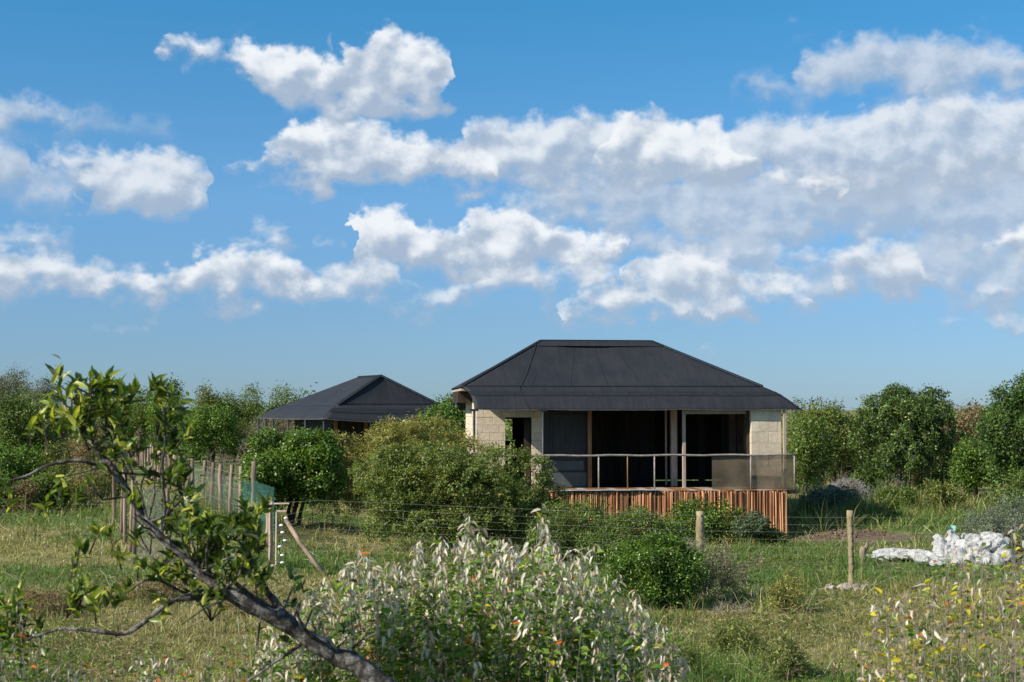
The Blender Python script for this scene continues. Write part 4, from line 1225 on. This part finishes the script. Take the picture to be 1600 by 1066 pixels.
for k, py in enumerate((809, 820.5, 831.5, 844, 853.5, 867, 878.5)):
    z = at(443, py, 31).z - q.z; levels.append(z)
    x = at((448, 441, 443, 447, 439, 443, 443)[k], 640, 30.9).x - q.x
    i_ = MB(); i_.tube([(x - .045, -.1, z), (x - .02, -.1, z), (x, -.1, z), (x + .03, -.1, z), (x + .045, -.1, z)], [.012, .026, .03, .022, .010], 8)
    i_.build('insulator', WHITEP, ef, True)
levels = [ptop] + levels
m_ = MB(); m_.tube([tuple(at(446, 812, 30.9) - q), tuple(at(470, 850, 30.6) - q), tuple(at(514, 908, 30.2) - q)], [.045, .05, .055], 8); m_.build('brace_pole', POST, ef, True)
def wood_post(x, y, h, r, mat, name, notch=False):
    m_ = MB(); zz = g1(x, y) - q.z; n = 14
    m_.tube([(x - q.x + (random.gauss(0, .008) if j else 0), y - q.y, zz - .2 + (h + .2) * j / n) for j in range(n + 1)], [r * random.uniform(.90, 1.10) for _ in range(n + 1)], 9)
    return m_.build(name, mat, ef, True)
wood_post(EP[1].x, EP[1].y, 1.55, .085, POST_Y, 'line_post')
wood_post(EP[2].x, EP[2].y, 1.6, .062, POST_Y, 'line_post')
wood_post(EP[3].x, EP[3].y, 1.6, .062, POST_Y, 'line_post')
for k in range(8):
    pts = []
    for a, b in zip(EP, EP[1:]):
        for j in range(9):
            t = j / 8; p = a.lerp(b, t); L = (b - a).length
            ta, tb = a.x, b.x
            hz = (1.46 - .152 * k)
            z = (g1(a.x, a.y) * (1 - t) + g1(b.x, b.y) * t) + hz - .012 * L * t * (1 - t) * .4
            pts.append((p.x - q.x, p.y - .07 - q.y, z - q.z))
    pts[0] = (.06, -.09, levels[k])
    m_ = MB(); m_.tube(pts, .0016, 4); m_.build('wire', WIRE, ef)
    for e in EP[1:3]:
        i_ = MB(); zz = g1(e.x, e.y) + 1.46 - .152 * k - q.z
        i_.tube([(e.x - q.x + .02, e.y - q.y - .05, zz - .03), (e.x - q.x + .02, e.y - q.y - .09, zz), (e.x - q.x + .02, e.y - q.y - .05, zz + .03)], .016, 6)
        i_.build('insulator', STEEL, ef)
# stones packed round the foot of the line post
def rock(name, loc, r, label, cat, mat=ROCK, group=None, seed=0, flat=.6):
    rr = np.random.default_rng(seed); bm = bmesh.new(); bmesh.ops.create_icosphere(bm, subdivisions=2, radius=1)
    ph = rr.uniform(0, 9, 3)
    for v in bm.verts:
        c = v.co; k = 1 + .22 * math.sin(c.x * 3 + ph[0]) * math.cos(c.y * 3.4 + ph[1]) + .14 * math.sin(c.z * 5 + ph[2] + c.x * 4) + rr.normal(0, .05)
        v.co = V((c.x * r * k * rr.uniform(.98, 1.02), c.y * r * k, c.z * r * flat * k))
    me = bpy.data.meshes.new(name); bm.to_mesh(me); bm.free(); me.materials.append(mat)
    o = link(name, me); o.location = loc; o.rotation_euler = (0, 0, rr.uniform(0, 6)); return tag(o, label, cat, group)
for i, (dx, dy, s) in enumerate(((-.16, -.12, .15), (.10, -.18, .17), (.30, -.05, .13), (-.42, .0, .12), (.02, .16, .16))):
    x, y = EP[2].x + dx, EP[2].y + dy
    rock('stone', (x, y, g1(x, y) + s * .28), s, 'pale stone packed round the foot of the yellowish fence post', 'stone', group='stones at the post foot', seed=300 + i)
# short broken stump behind the post
sp = at(1345, 640, 33.5); m_ = MB(); zz = g1(sp.x, 33.5)
m_.tube([(0, 0, -.1), (.01, 0, .15), (.0, .01, .30), (.02, 0, .42)], [.075, .07, .078, .06], 8)
m_.tube([(.04, 0, .30), (.10, 0, .42), (.12, 0, .52)], [.045, .04, .03], 6)
o = m_.build('post_stump', POST, None, True); o.location = (sp.x, 33.5, zz); tag(o, 'short broken post stump behind the electric fence', 'stump')

# ------------------------------------------------------------------ heaps
def heap(name, label, cat, px, D, w, d, h, mat, seed, stones=0):
    c = at(px, 640, D); rr = np.random.default_rng(seed)
    n = 44; us = np.linspace(-1, 1, n); X, Y = np.meshgrid(us, us)
    R = np.sqrt(X ** 2 + Y ** 2) * (1 + .25 * (fbm(X * 2 + seed, Y * 2, 3) - .5))
    Z = h * np.clip(1 - R ** 1.6, -.2, 1) * (1 + .5 * (fbm(X * 3 + 5, Y * 3 + seed, 4) - .5)) + .03 * rr.standard_normal(X.shape)
    x = c.x + X * w / 2; y = c.y + Y * d / 2
    ii = (np.arange(n - 1)[:, None] * n + np.arange(n - 1)[None, :]).ravel()
    f = np.stack([ii, ii + 1, ii + n + 1, ii + n], 1)
    me = np_mesh(name, np.stack([X * w / 2, Y * d / 2, gh(x, y) - g1(c.x, c.y) + Z - .03], -1).reshape(-1, 3), f, None, True); me.materials.append(mat)
    root = empty(name, (c.x, c.y, g1(c.x, c.y)), 0, label, cat)
    link('mound', me, None, root)
    if stones:
        P = []; F_ = []; base = np.array([[1, 0, 0], [-1, 0, 0], [0, 1, 0], [0, -1, 0], [0, 0, 1], [0, 0, -1]], float)
        tri = np.array([[0, 2, 4], [2, 1, 4], [1, 3, 4], [3, 0, 4], [2, 0, 5], [1, 2, 5], [3, 1, 5], [0, 3, 5]])
        for i in range(stones):
            a, b = rr.uniform(-.9, .9, 2); k_i = int((a + 1) / 2 * (n - 1)); k_j = int((b + 1) / 2 * (n - 1))
            s = rr.uniform(.02, .06); z = me.vertices[k_j * n + k_i].co.z
            P.append(base * s * rr.uniform(.6, 1.3, (6, 3)) + np.array([a * w / 2, b * d / 2, z + s * .3])); F_.append(tri + 6 * i)
        sm = np_mesh('stones', np.concatenate(P), np.concatenate(F_)); sm.materials.append(mat)
        tag(link('stones', sm, None, root), kind='stuff')
    return root
heap('gravel_heap', 'grey gravel heap overgrown with grass behind the wire fence', 'gravel', 1322, 53.0, 2.4, 2.2, .70, GRAVEL, 4, 1500)
heap('soil_heap', 'long low brown soil bank in the lodge shadow', 'soil', 1305, 44.5, 3.6, 1.6, .22, SOIL, 6, 300)

# ------------------------------------------------------------------ discarded white sacks
def sack(loc, size, rot, label, seed, tie=False, mat=PLASTIC, group='heap of white sacks', flat=.7):
    rr = np.random.default_rng(seed)
    nu, nv = 46, 28; mb = MB(); ph = rr.uniform(0, 20, 8)
    def fn(u, v):
        th = u * 2 * math.pi; t = v * 2 - 1
        prof = max(0.0, 1 - abs(t) ** 3.0) ** .5
        if tie: prof *= 1 - .55 * math.exp(-((t - .72) / .12) ** 2)
        ct, st = math.cos(th), math.sin(th)
        sq = lambda a: math.copysign(abs(a) ** .75, a)
        cr = .20 * (abs(math.sin(th * 2.5 + ph[0] + t * 3.1)) - .5) + .14 * (abs(math.sin(t * 5 + ph[1] + th * 1.5)) - .5) + .34 * (.5 - abs(float(vnoise(u * 8 + ph[2], v * 6 + ph[3])) - .5) * 2) + .09 * (.5 - abs(float(vnoise(u * 22 + ph[5], v * 14 + ph[6])) - .5) * 2) - .18
        k = prof * (1 + cr)
        return (sq(ct) * k * size[0], t * size[1] * (1 + .12 * (float(vnoise(u * 5 + ph[4], 3.0)) - .5)), max(-.8, sq(st)) * k * size[2] * flat)
    mb.grid(fn, nu, nv)
    o = mb.build('plastic_sack', mat, None, False); o.location = loc; o.rotation_euler = rot
    return tag(o, label, 'sack', group)
def on_ground(px, D, dz): 
    p = at(px, 640, D); return (p.x, D, g1(p.x, D) + dz)
SD = 33.8
specs = [ # px, D, dz, size, rot, tied
    (1452, 33.2, .16, (.26, .42, .26), (.1, .3, 1.2), 0), (1478, 33.0, .10, (.24, .45, .18), (0, .1, 1.5), 0), (1500, 33.3, .20, (.28, .42, .30), (.5, .1, .4), 0),
    (1470, 33.7, .45, (.22, .42, .25), (.9, .2, .5), 1), (1488, 33.8, .55, (.20, .40, .22), (1.2, 0, .2), 1), (1516, 33.6, .42, (.26, .45, .26), (.3, .3, 1.3), 0),
    (1538, 33.2, .18, (.28, .45, .28), (.2, .1, .9), 0), (1546, 33.6, .48, (.28, .42, .24), (.1, .5, 1.9), 0), (1524, 34.1, .62, (.25, .40, .22), (.4, .2, 1.1), 1),
    (1552, 34.0, .70, (.24, .40, .20), (.2, .1, .5), 0), (1440, 33.6, .22, (.24, .40, .22), (.2, .1, 1.7), 0), (1562, 33.5, .25, (.25, .42, .28), (.1, .2, .2), 0),
    (1506, 33.9, .48, (.25, .42, .24), (.3, .1, 2.0), 0)]
for i, (px, D, dz, sz, rot, tied) in enumerate(specs):
    lab = 'upright white sack with twisted neck on top of the heap' if tied else ('crumpled white woven sack lying on the grass at the foot of the heap' if dz < .3 else 'crumpled white woven sack lying on top of other sacks in the heap')
    sack(on_ground(px, D, dz * .72), sz, rot, lab, 500 + i, tied, group='upright tied sacks' if tied else ('sacks at the foot of the heap' if dz < .3 else 'sacks lying on other sacks'))
for i, (px, D, dz, sz, rot) in enumerate([(1385, 34.6, .08, (.20, .55, .14), (0, .1, 1.4)), (1405, 34.5, .12, (.24, .50, .16), (0, 0, 1.8)), (1425, 34.2, .16, (.26, .5, .18), (0, 0, 1.3)), (1392, 34.9, .14, (.22, .5, .16), (0, .1, 1.7))]):
    sack(on_ground(px, D, dz), sz, rot, 'flattened empty white sack in the low trail left of the heap', 560 + i, group='flattened sacks')
tp = on_ground(1484, 34.2, .76); m_ = MB()
m_.grid(lambda u, v: ((u - .5) * .22, .04 * math.sin(u * 5), (v - .5) * .16 + .02 * math.sin(u * 7 + v * 3)), 8, 5)
o = m_.build('plastic_scrap', mottled('mint_plastic', (.30, .62, .46), (.40, .70, .54), 5, .4, .4, 0, 0)); o.location = tp; o.rotation_euler = (.3, .2, .4)
tag(o, 'small mint green plastic scrap sticking up from the sack heap', 'scrap')

# ------------------------------------------------------------------ foreground plants, leaf by leaf
def leaf_shape(curl=.25, fold=.22, n=4):
    """a curved, folded blade of unit length along +Y, face normal +Z"""
    ys = [0, .28, .62, 1.0]; w = [0.0, .5, .43, 0.0]
    mid = [(0, y, -curl * y * y) for y in ys]
    v = [mid[0]]
    for i in (1, 2):
        v += [(-w[i], ys[i], mid[i][2] + fold * w[i]), (0, ys[i], mid[i][2]), (w[i], ys[i], mid[i][2] + fold * w[i])]
    v.append(mid[3])
    f4 = np.array([[1, 2, 5, 4], [2, 3, 6, 5]]); f3 = np.array([[0, 2, 1], [0, 3, 2], [4, 5, 7], [5, 6, 7]])
    return np.array(v), f4, f3
LS_V, LS_4, LS_3 = leaf_shape()

class Leaves:
    def __init__(s): s.rows = []
    def add(s, p, a, n, L, W, c): s.rows.append((V(p), V(a).normalized(), V(n), L, W, c))
    def emit(s, root, palette, mat, maxobj=300, seed=1):
        r = np.random.default_rng(seed)
        o3 = V(root.location)
        rows = s.rows
        def size_on_film(row):
            w = row[0]; d = (w - V((0, 0, CAMZ)))
            u = 800 + d.x / d.y * FPX; v = 640 - d.z / d.y * FPX
            inside = (-10 < u < 1610) and (v < 1080)
            return (row[3] / d.y) * (1 if inside else .05)
        order = sorted(range(len(rows)), key=lambda i: -size_on_film(rows[i]))
        big = set(order[:maxobj])
        meshes = {}
        P, C4, F4, F3, off = [], [], [], [], 0
        for i, (p, a, n, L, W, c) in enumerate(rows):
            sd = a.cross(n)
            if sd.length < 1e-4: sd = a.orthogonal()
            sd.normalize(); nn = sd.cross(a)
            M = np.array([[sd.x * W, a.x * L, nn.x * L], [sd.y * W, a.y * L, nn.y * L], [sd.z * W, a.z * L, nn.z * L]])
            if i in big:
                key = (c, i % 2)
                if key not in meshes:
                    vv = LS_V.copy()
                    if i % 2: vv[:, 2] *= 1.7
                    me = np_mesh('leaf', vv, [LS_4, LS_3], np.tile(np.array(palette[c][1]) * r.uniform(.85, 1.15), (len(LS_V), 1)), True)
                    me.materials.append(mat); meshes[key] = me
                o = bpy.data.objects.new('leaf', meshes[key]); COL.objects.link(o); o.parent = root
                m4 = Matrix.Identity(4)
                for rr_ in range(3):
                    for cc_ in range(3): m4[rr_][cc_] = M[rr_][cc_]
                m4.translation = p - o3
                o.matrix_local = m4
            else:
                P.append(LS_V @ M.T + np.array(p - o3)); F4.append(LS_4 + off); F3.append(LS_3 + off); off += len(LS_V)
                C4.append(np.tile(np.clip(np.array(palette[c][1]) * (1 + .2 * r.standard_normal()), .004, .9), (len(LS_V), 1)))
        if P:
            me = np_mesh('foliage', np.concatenate(P), [np.concatenate(F4), np.concatenate(F3)], np.concatenate(C4), True); me.materials.append(mat)
            tag(link('foliage', me, None, root), kind='stuff')

def rv(s=1.0): return V((random.gauss(0, s), random.gauss(0, s), random.gauss(0, s)))
def pickc(weights):
    return random.choices(range(len(weights)), weights)[0]

FP = [(0, (.11, .21, .028)), (0, (.16, .28, .038)), (0, (.23, .34, .06)), (0, (.06, .12, .02)),      # 0-3 greens
      (0, (.60, .52, .37)), (0, (.74, .67, .54)), (0, (.36, .27, .19)),                                    # 4-6 dry cream, pale, brown
      (0, (.70, .17, .02)), (0, (.62, .50, .03)), (0, (.42, .43, .05))]                                    # 7 orange, 8 yellow, 9 lime

def shoot(lv, mb, base, tip, leafy, step, L, W, wts, tipw, rad=.0027, droop=.5, bend=.12):
    """one upright shoot: a thin stem with leaves along its upper end"""
    base, tip = V(base), V(tip)
    ln = (tip - base).length; side = rv(bend * ln)
    pts = [base.lerp(tip, t) + side * math.sin(t * math.pi) * .5 for t in (0, .2, .4, .6, .75, .88, 1)]
    mb.tube(pts, [rad * 2.2, rad * 1.9, rad * 1.6, rad * 1.3, rad, rad * .75, rad * .45], 4, cap=False)
    t = t0 = max(0, 1 - leafy / ln)
    k = random.random() * 6.28
    while t < 1.0:
        i = min(5, int(np.searchsorted([0, .2, .4, .6, .75, .88, 1], t, 'right') - 1))
        ts = [0, .2, .4, .6, .75, .88, 1]
        p = pts[i].lerp(pts[i + 1], (t - ts[i]) / (ts[i + 1] - ts[i]))
        ax = (pts[i + 1] - pts[i]).normalized()
        k += 2.4 + random.gauss(0, .3)
        o = ax.orthogonal().normalized(); o2 = ax.cross(o)
        d = o * math.cos(k) + o2 * math.sin(k)
        dry = random.random() < tipw[0] + (tipw[1] - tipw[0]) * ((t - t0) / (1 - t0)) ** 2.2
        if dry: c = random.choices((4, 5, 6), (4, 4, 2))[0]; a = (d * .55 + V((0, 0, -1.0 * random.uniform(.3, 1.2))) + rv(.25))
        else: c = pickc(wts); a = d * .8 + ax * .55 + V((0, 0, -droop * random.random())) + rv(.18)
        n = (ax + d * .2 + rv(.4))
        s = random.uniform(.65, 1.2) * (1 - .25 * t)
        lv.add(p + d * .008, a, n, L * s, W * s * (random.uniform(.45, .8) if dry else 1), c)
        t += step / ln * random.uniform(.6, 1.4)
    return pts

def shoots_bush(name, label, basepx, D, tops, n, spreadD, L, W, wts, tipw, seed, leafy=1.0, step=.022, stray=.1, nb=7, bendy=.06):
    """a bush of many shoots; tops is the photographed top outline [(px, py)...] of the bush, filled down to the frame"""
    random.seed(seed)
    bx = at(basepx, 640, D).x
    root = empty(name, (bx, D, g1(bx, D)), 0, label, 'bush')
    lv = Leaves(); mb = MB()
    xs = [t[0] for t in tops]; ys = [t[1] for t in tops]
    for i in range(n):
        px = random.uniform(xs[0], xs[-1]); top = float(np.interp(px, xs, ys))
        f = random.random() ** 1.9
        py = top + (1120 - top) * f
        d = D + random.uniform(-spreadD, spreadD)
        tip = at(px, py, d)
        if tip.z < g1(tip.x, d) + .5: continue
        b = V((bx + (tip.x - bx) * random.uniform(.55, .9), D + (d - D) * .4, g1(bx, D)))
        p0 = b.lerp(tip, .1) - V((0, 0, .3))
        pts = shoot(lv, mb, p0 - V(root.location), tip - V(root.location), leafy * random.uniform(.6, 1.2), step, L, W, wts, tipw, bend=bendy)
    loc = V(root.location)
    lv.rows = [(p + loc, a, n_, l_, w_, c) for (p, a, n_, l_, w_, c) in lv.rows]
    tag(mb.build('stems', TWIG, root), kind='stuff')
    lv.emit(root, FP, LEAF, 300, seed)
    return root

# the big half-dry bush in the middle
shoots_bush('half_dry_bush', 'leafy foreground bush of green and bleached cream leaves with orange flecks', 770, 8.6,
            [(400, 1010), (450, 955), (500, 905), (545, 880), (565, 850), (580, 885), (640, 870), (655, 835), (670, 850), (700, 825), (720, 840), (738, 786), (756, 830), (800, 842), (835, 840), (848, 786), (862, 838), (905, 862), (928, 842), (940, 880), (975, 900), (988, 895), (1000, 945), (1030, 975), (1045, 970), (1075, 1040)],
            480, .75, .078, .036, (5, 6, 4, 3, 0, 0, 0, .5, .4, 1.2), (.04, .95), 201, leafy=.85, step=.0175)
# sparse yellowing bush at the right edge
shoots_bush('yellowing_bush', 'sparse foreground bush with yellow, lime and cream leaves over brown twigs', 1520, 7.6,
            [(1335, 1000), (1370, 930), (1420, 900), (1470, 880), (1520, 850), (1560, 840), (1600, 800), (1680, 790)],
            130, .6, .068, .030, (1.4, 1.4, 1.2, 1.2, 0, 0, 3.2, .45, 4, 4), (.08, .6), 202, leafy=.5, step=.036)
# small bush at the bottom left corner
shoots_bush('corner_bush', 'small green and cream leaved foreground bush under the bent branch', 15, 7.4,
            [(-90, 900), (0, 895), (30, 930), (70, 970), (110, 1010), (150, 1050)], 95, .5, .060, .026, (5, 5, 2, 5, 0, 0, 0, .5, .4, .6), (.1, .5), 203, leafy=.5, step=.024)
shoots_bush('low_sprouts', 'low sprouting leaves along the bottom edge below the bent limb', 400, 8.0,
            [(90, 1060), (150, 1040), (230, 1020), (300, 1028), (360, 1000), (420, 965), (470, 930), (500, 960)], 120, .5, .058, .026, (5, 5, 2, 4, 0, 0, 1, .7, .5, .6), (.15, .55), 204, leafy=.4, step=.026)

# --- the bent tree on the left
random.seed(31)
TD = 7.2
tb = at(640, 1066, TD)
tree = empty('bent_tree', (tb.x + .35, TD, g1(tb.x, TD)), 0, 'leaning foreground tree with bent grey limb and upright tufts of leathery leaves', 'tree')
TL = V(tree.location)
TP = [(0, (.08, .125, .022)), (0, (.14, .20, .032)), (0, (.23, .29, .055)), (0, (.44, .47, .085)), (0, (.55, .54, .12)), (0, (.045, .075, .02)), (0, (.25, .29, .15))]
lv = Leaves(); limbs = MB(); twigs = MB()
def pxpath(pts, mb, n=8):
    """pts: (px, py, depth, diameter in px)"""
    P = [at(a, b, d) - TL for a, b, d, w in pts]; R = [w * .34 / FPX * d for a, b, d, w in pts]
    PP, RR = [], []
    for i in range(len(P) - 1):
        for k in range(4):
            t = k / 4
            p0, p1, p2, p3 = P[max(0, i - 1)], P[i], P[i + 1], P[min(len(P) - 1, i + 2)]
            q = .5 * ((2 * p1) + (p2 - p0) * t + (2 * p0 - 5 * p1 + 4 * p2 - p3) * t * t + (3 * p1 - p0 - 3 * p2 + p3) * t ** 3)
            PP.append(q + rv(R[i] * .10)); RR.append((R[i] * (1 - t) + R[i + 1] * t) * random.uniform(.82, 1.2))
    PP.append(P[-1]); RR.append(R[-1])
    mb.tube(PP, RR, n); return PP
trunkp = MB()
base = TL + V((0, 0, -.1))
pb = at(600, 1078, TD)
trunkp.tube([V((0, 0, -.2)), V((-.02, .03, .9)), V((-.12, .02, 1.7)), (pb - TL) + V((.10, 0, -.25)), pb - TL], [.13, .115, .10, .085, .072], 10)
trunkp.build('trunk', BARK, tree, True)
main = pxpath([(612, 1085, TD, 46), (560, 1040, TD, 42), (505, 1013, TD, 40), (440, 970, TD - .05, 40), (380, 940, TD - .1, 34), (325, 905, TD - .1, 27), (285, 868, TD - .1, 22), (240, 828, TD - .1, 20), (205, 775, TD, 18), (172, 728, TD, 16), (145, 698, TD, 12), (128, 655, TD + .05, 9), (118, 615, TD + .05, 6)], limbs, 10)
pxpath([(335, 932, TD - .1, 16), (275, 938, TD - .2, 12), (230, 968, TD - .25, 11), (195, 990, TD - .25, 10), (140, 985, TD - .3, 9), (90, 984, TD - .3, 7), (40, 1000, TD - .3, 5)], limbs, 7)
pxpath([(168, 726, TD, 11), (150, 725, TD - .05, 10), (118, 720, TD - .1, 9), (75, 727, TD - .15, 7), (45, 742, TD - .15, 6), (12, 752, TD - .15, 4)], limbs, 7)
pxpath([(455, 975, TD, 26), (425, 935, TD + .1, 20), (400, 895, TD + .15, 15), (385, 850, TD + .15, 11), (376, 800, TD + .15, 7)], limbs, 8)
pxpath([(250, 836, TD - .1, 9), (258, 790, TD - .1, 7), (252, 740, TD - .1, 6), (258, 690, TD - .1, 5), (255, 635, TD - .1, 4)], limbs, 6)
pxpath([(330, 905, TD - .1, 11), (300, 930, TD, 8), (240, 905, TD, 6), (195, 925, TD, 5), (150, 945, TD, 4)], limbs, 6)
pxpath([(150, 700, TD, 7), (175, 665, TD, 6), (192, 630, TD, 4)], limbs, 6); pxpath([(140, 685, TD, 7), (105, 655, TD, 5), (85, 640, TD, 4)], limbs, 6)
pxpath([(135, 660, TD, 6), (145, 620, TD, 5), (140, 590, TD, 3)], limbs, 6); pxpath([(300, 872, TD, 8), (335, 845, TD + .1, 6), (365, 830, TD + .1, 4)], limbs, 6)
pxpath([(480, 1000, TD, 12), (430, 1035, TD - .1, 8), (385, 1066, TD - .1, 6)], limbs, 6)
pxpath([(470, 985, TD, 22), (440, 960, TD + .1, 20), (410, 945, TD + .15, 17), (372, 915, TD + .2, 13), (350, 890, TD + .2, 9), (338, 860, TD + .2, 5)], limbs, 8)
pxpath([(500, 1005, TD, 14), (478, 985, TD - .1, 10), (465, 960, TD - .15, 8), (470, 940, TD - .15, 5)], limbs, 6)
for _ in range(46):
    t_ = random.randrange(6, len(main) - 4); o_ = main[t_]
    d_ = (rv(.6) + V((0, -.1, .5))).normalized() * random.uniform(.12, .42)
    limbs.tube([o_, o_ + d_ * .5 + rv(.02), o_ + d_ + rv(.03)], [.007, .005, .0025], 5, cap=False)
    if random.random() < .7:
        e_ = o_ + d_ + TL
        for k_ in range(7):
            a_2 = (d_.normalized() * .8 + rv(.5) + V((0, 0, .4)))
            lv.add(e_ + rv(.02), a_2, rv(.6) + V((0, 0, .6)), .075 * random.uniform(.6, 1.1), .028, pickc((5, 5, 4, 3.2, 1.5, 3, 1.2)))
limbs.build('limb', BARK, tree, True)
def tuft(px, py, spread, count, d=TD, L=.084, W=.031, upness=1.3):
    """a rosette of upright leathery leaves on a short twig"""
    c = at(px, py, d)
    for _ in range(max(1, int(count / 9 * 1.7))):
        o = at(px + random.gauss(0, spread * .85), py + random.gauss(0, spread * .8), d + random.gauss(0, .12))
        ax = (rv(.45) + V((0, 0, upness))).normalized()
        twigs.tube([c - TL + V((0, 0, -.05)), (c - TL).lerp(o - TL, .6) + rv(.01), o - TL + ax * .05], [.005, .004, .0025], 4, cap=False)
        for k in range(9):
            az_ = k * 2.4 + random.random(); o1 = ax.orthogonal().normalized(); o2 = ax.cross(o1)
            dd = o1 * math.cos(az_) + o2 * math.sin(az_)
            a = ax * random.uniform(.5, 1.3) + dd * random.uniform(.3, .8) + rv(.12)
            n = ax * .9 - dd * .4 + rv(.3)
            s = random.uniform(.65, 1.15)
            lv.add(o + ax * random.uniform(-.04, .05), a, n, L * s, W * s, pickc((5, 5, 4, 2.6, 1.3, 3.4, 1.2)))
T_ = [(138, 600, 20, 27), (112, 632, 20, 36), (150, 625, 20, 36), (128, 660, 22, 36), (95, 668, 22, 27), (165, 655, 20, 27), (185, 640, 18, 27), (196, 625, 12, 18), (180, 690, 20, 27), (140, 690, 22, 27), (205, 700, 18, 18), (75, 690, 14, 9), (48, 682, 6, 3),
      (252, 615, 12, 18), (258, 645, 16, 27), (245, 665, 14, 18), (278, 675, 14, 18), (265, 700, 16, 27), (290, 690, 12, 9), (262, 740, 16, 18), (285, 760, 14, 18), (240, 735, 12, 9),
      (255, 795, 22, 27), (225, 790, 14, 9), (290, 830, 26, 36), (330, 845, 24, 36), (365, 830, 18, 27), (395, 820, 16, 27), (405, 850, 16, 18), (345, 875, 26, 45), (310, 870, 24, 36), (265, 860, 24, 36), (235, 850, 18, 18), (380, 880, 20, 27), (300, 905, 22, 27), (255, 885, 20, 18), (355, 905, 20, 27), (400, 905, 16, 18), (330, 955, 18, 27),
      (215, 890, 14, 9), (190, 875, 16, 9), (175, 855, 12, 6), (140, 850, 12, 6), (120, 870, 12, 9), (110, 895, 14, 9), (125, 930, 20, 27), (105, 950, 16, 18), (180, 935, 16, 18), (150, 960, 16, 9), (60, 790, 18, 9), (95, 760, 16, 9), (100, 790, 14, 9), (20, 960, 18, 27), (45, 985, 18, 18), (0, 985, 20, 27), (0, 790, 12, 9), (405, 790, 8, 6)]
for (a, b, s_, c) in T_: tuft(a, b, s_, c)
tag(twigs.build('twigs', BARK_DARK, tree), kind='stuff')
lv.emit(tree, TP, LEAF_GLOSSY, 300, 55)
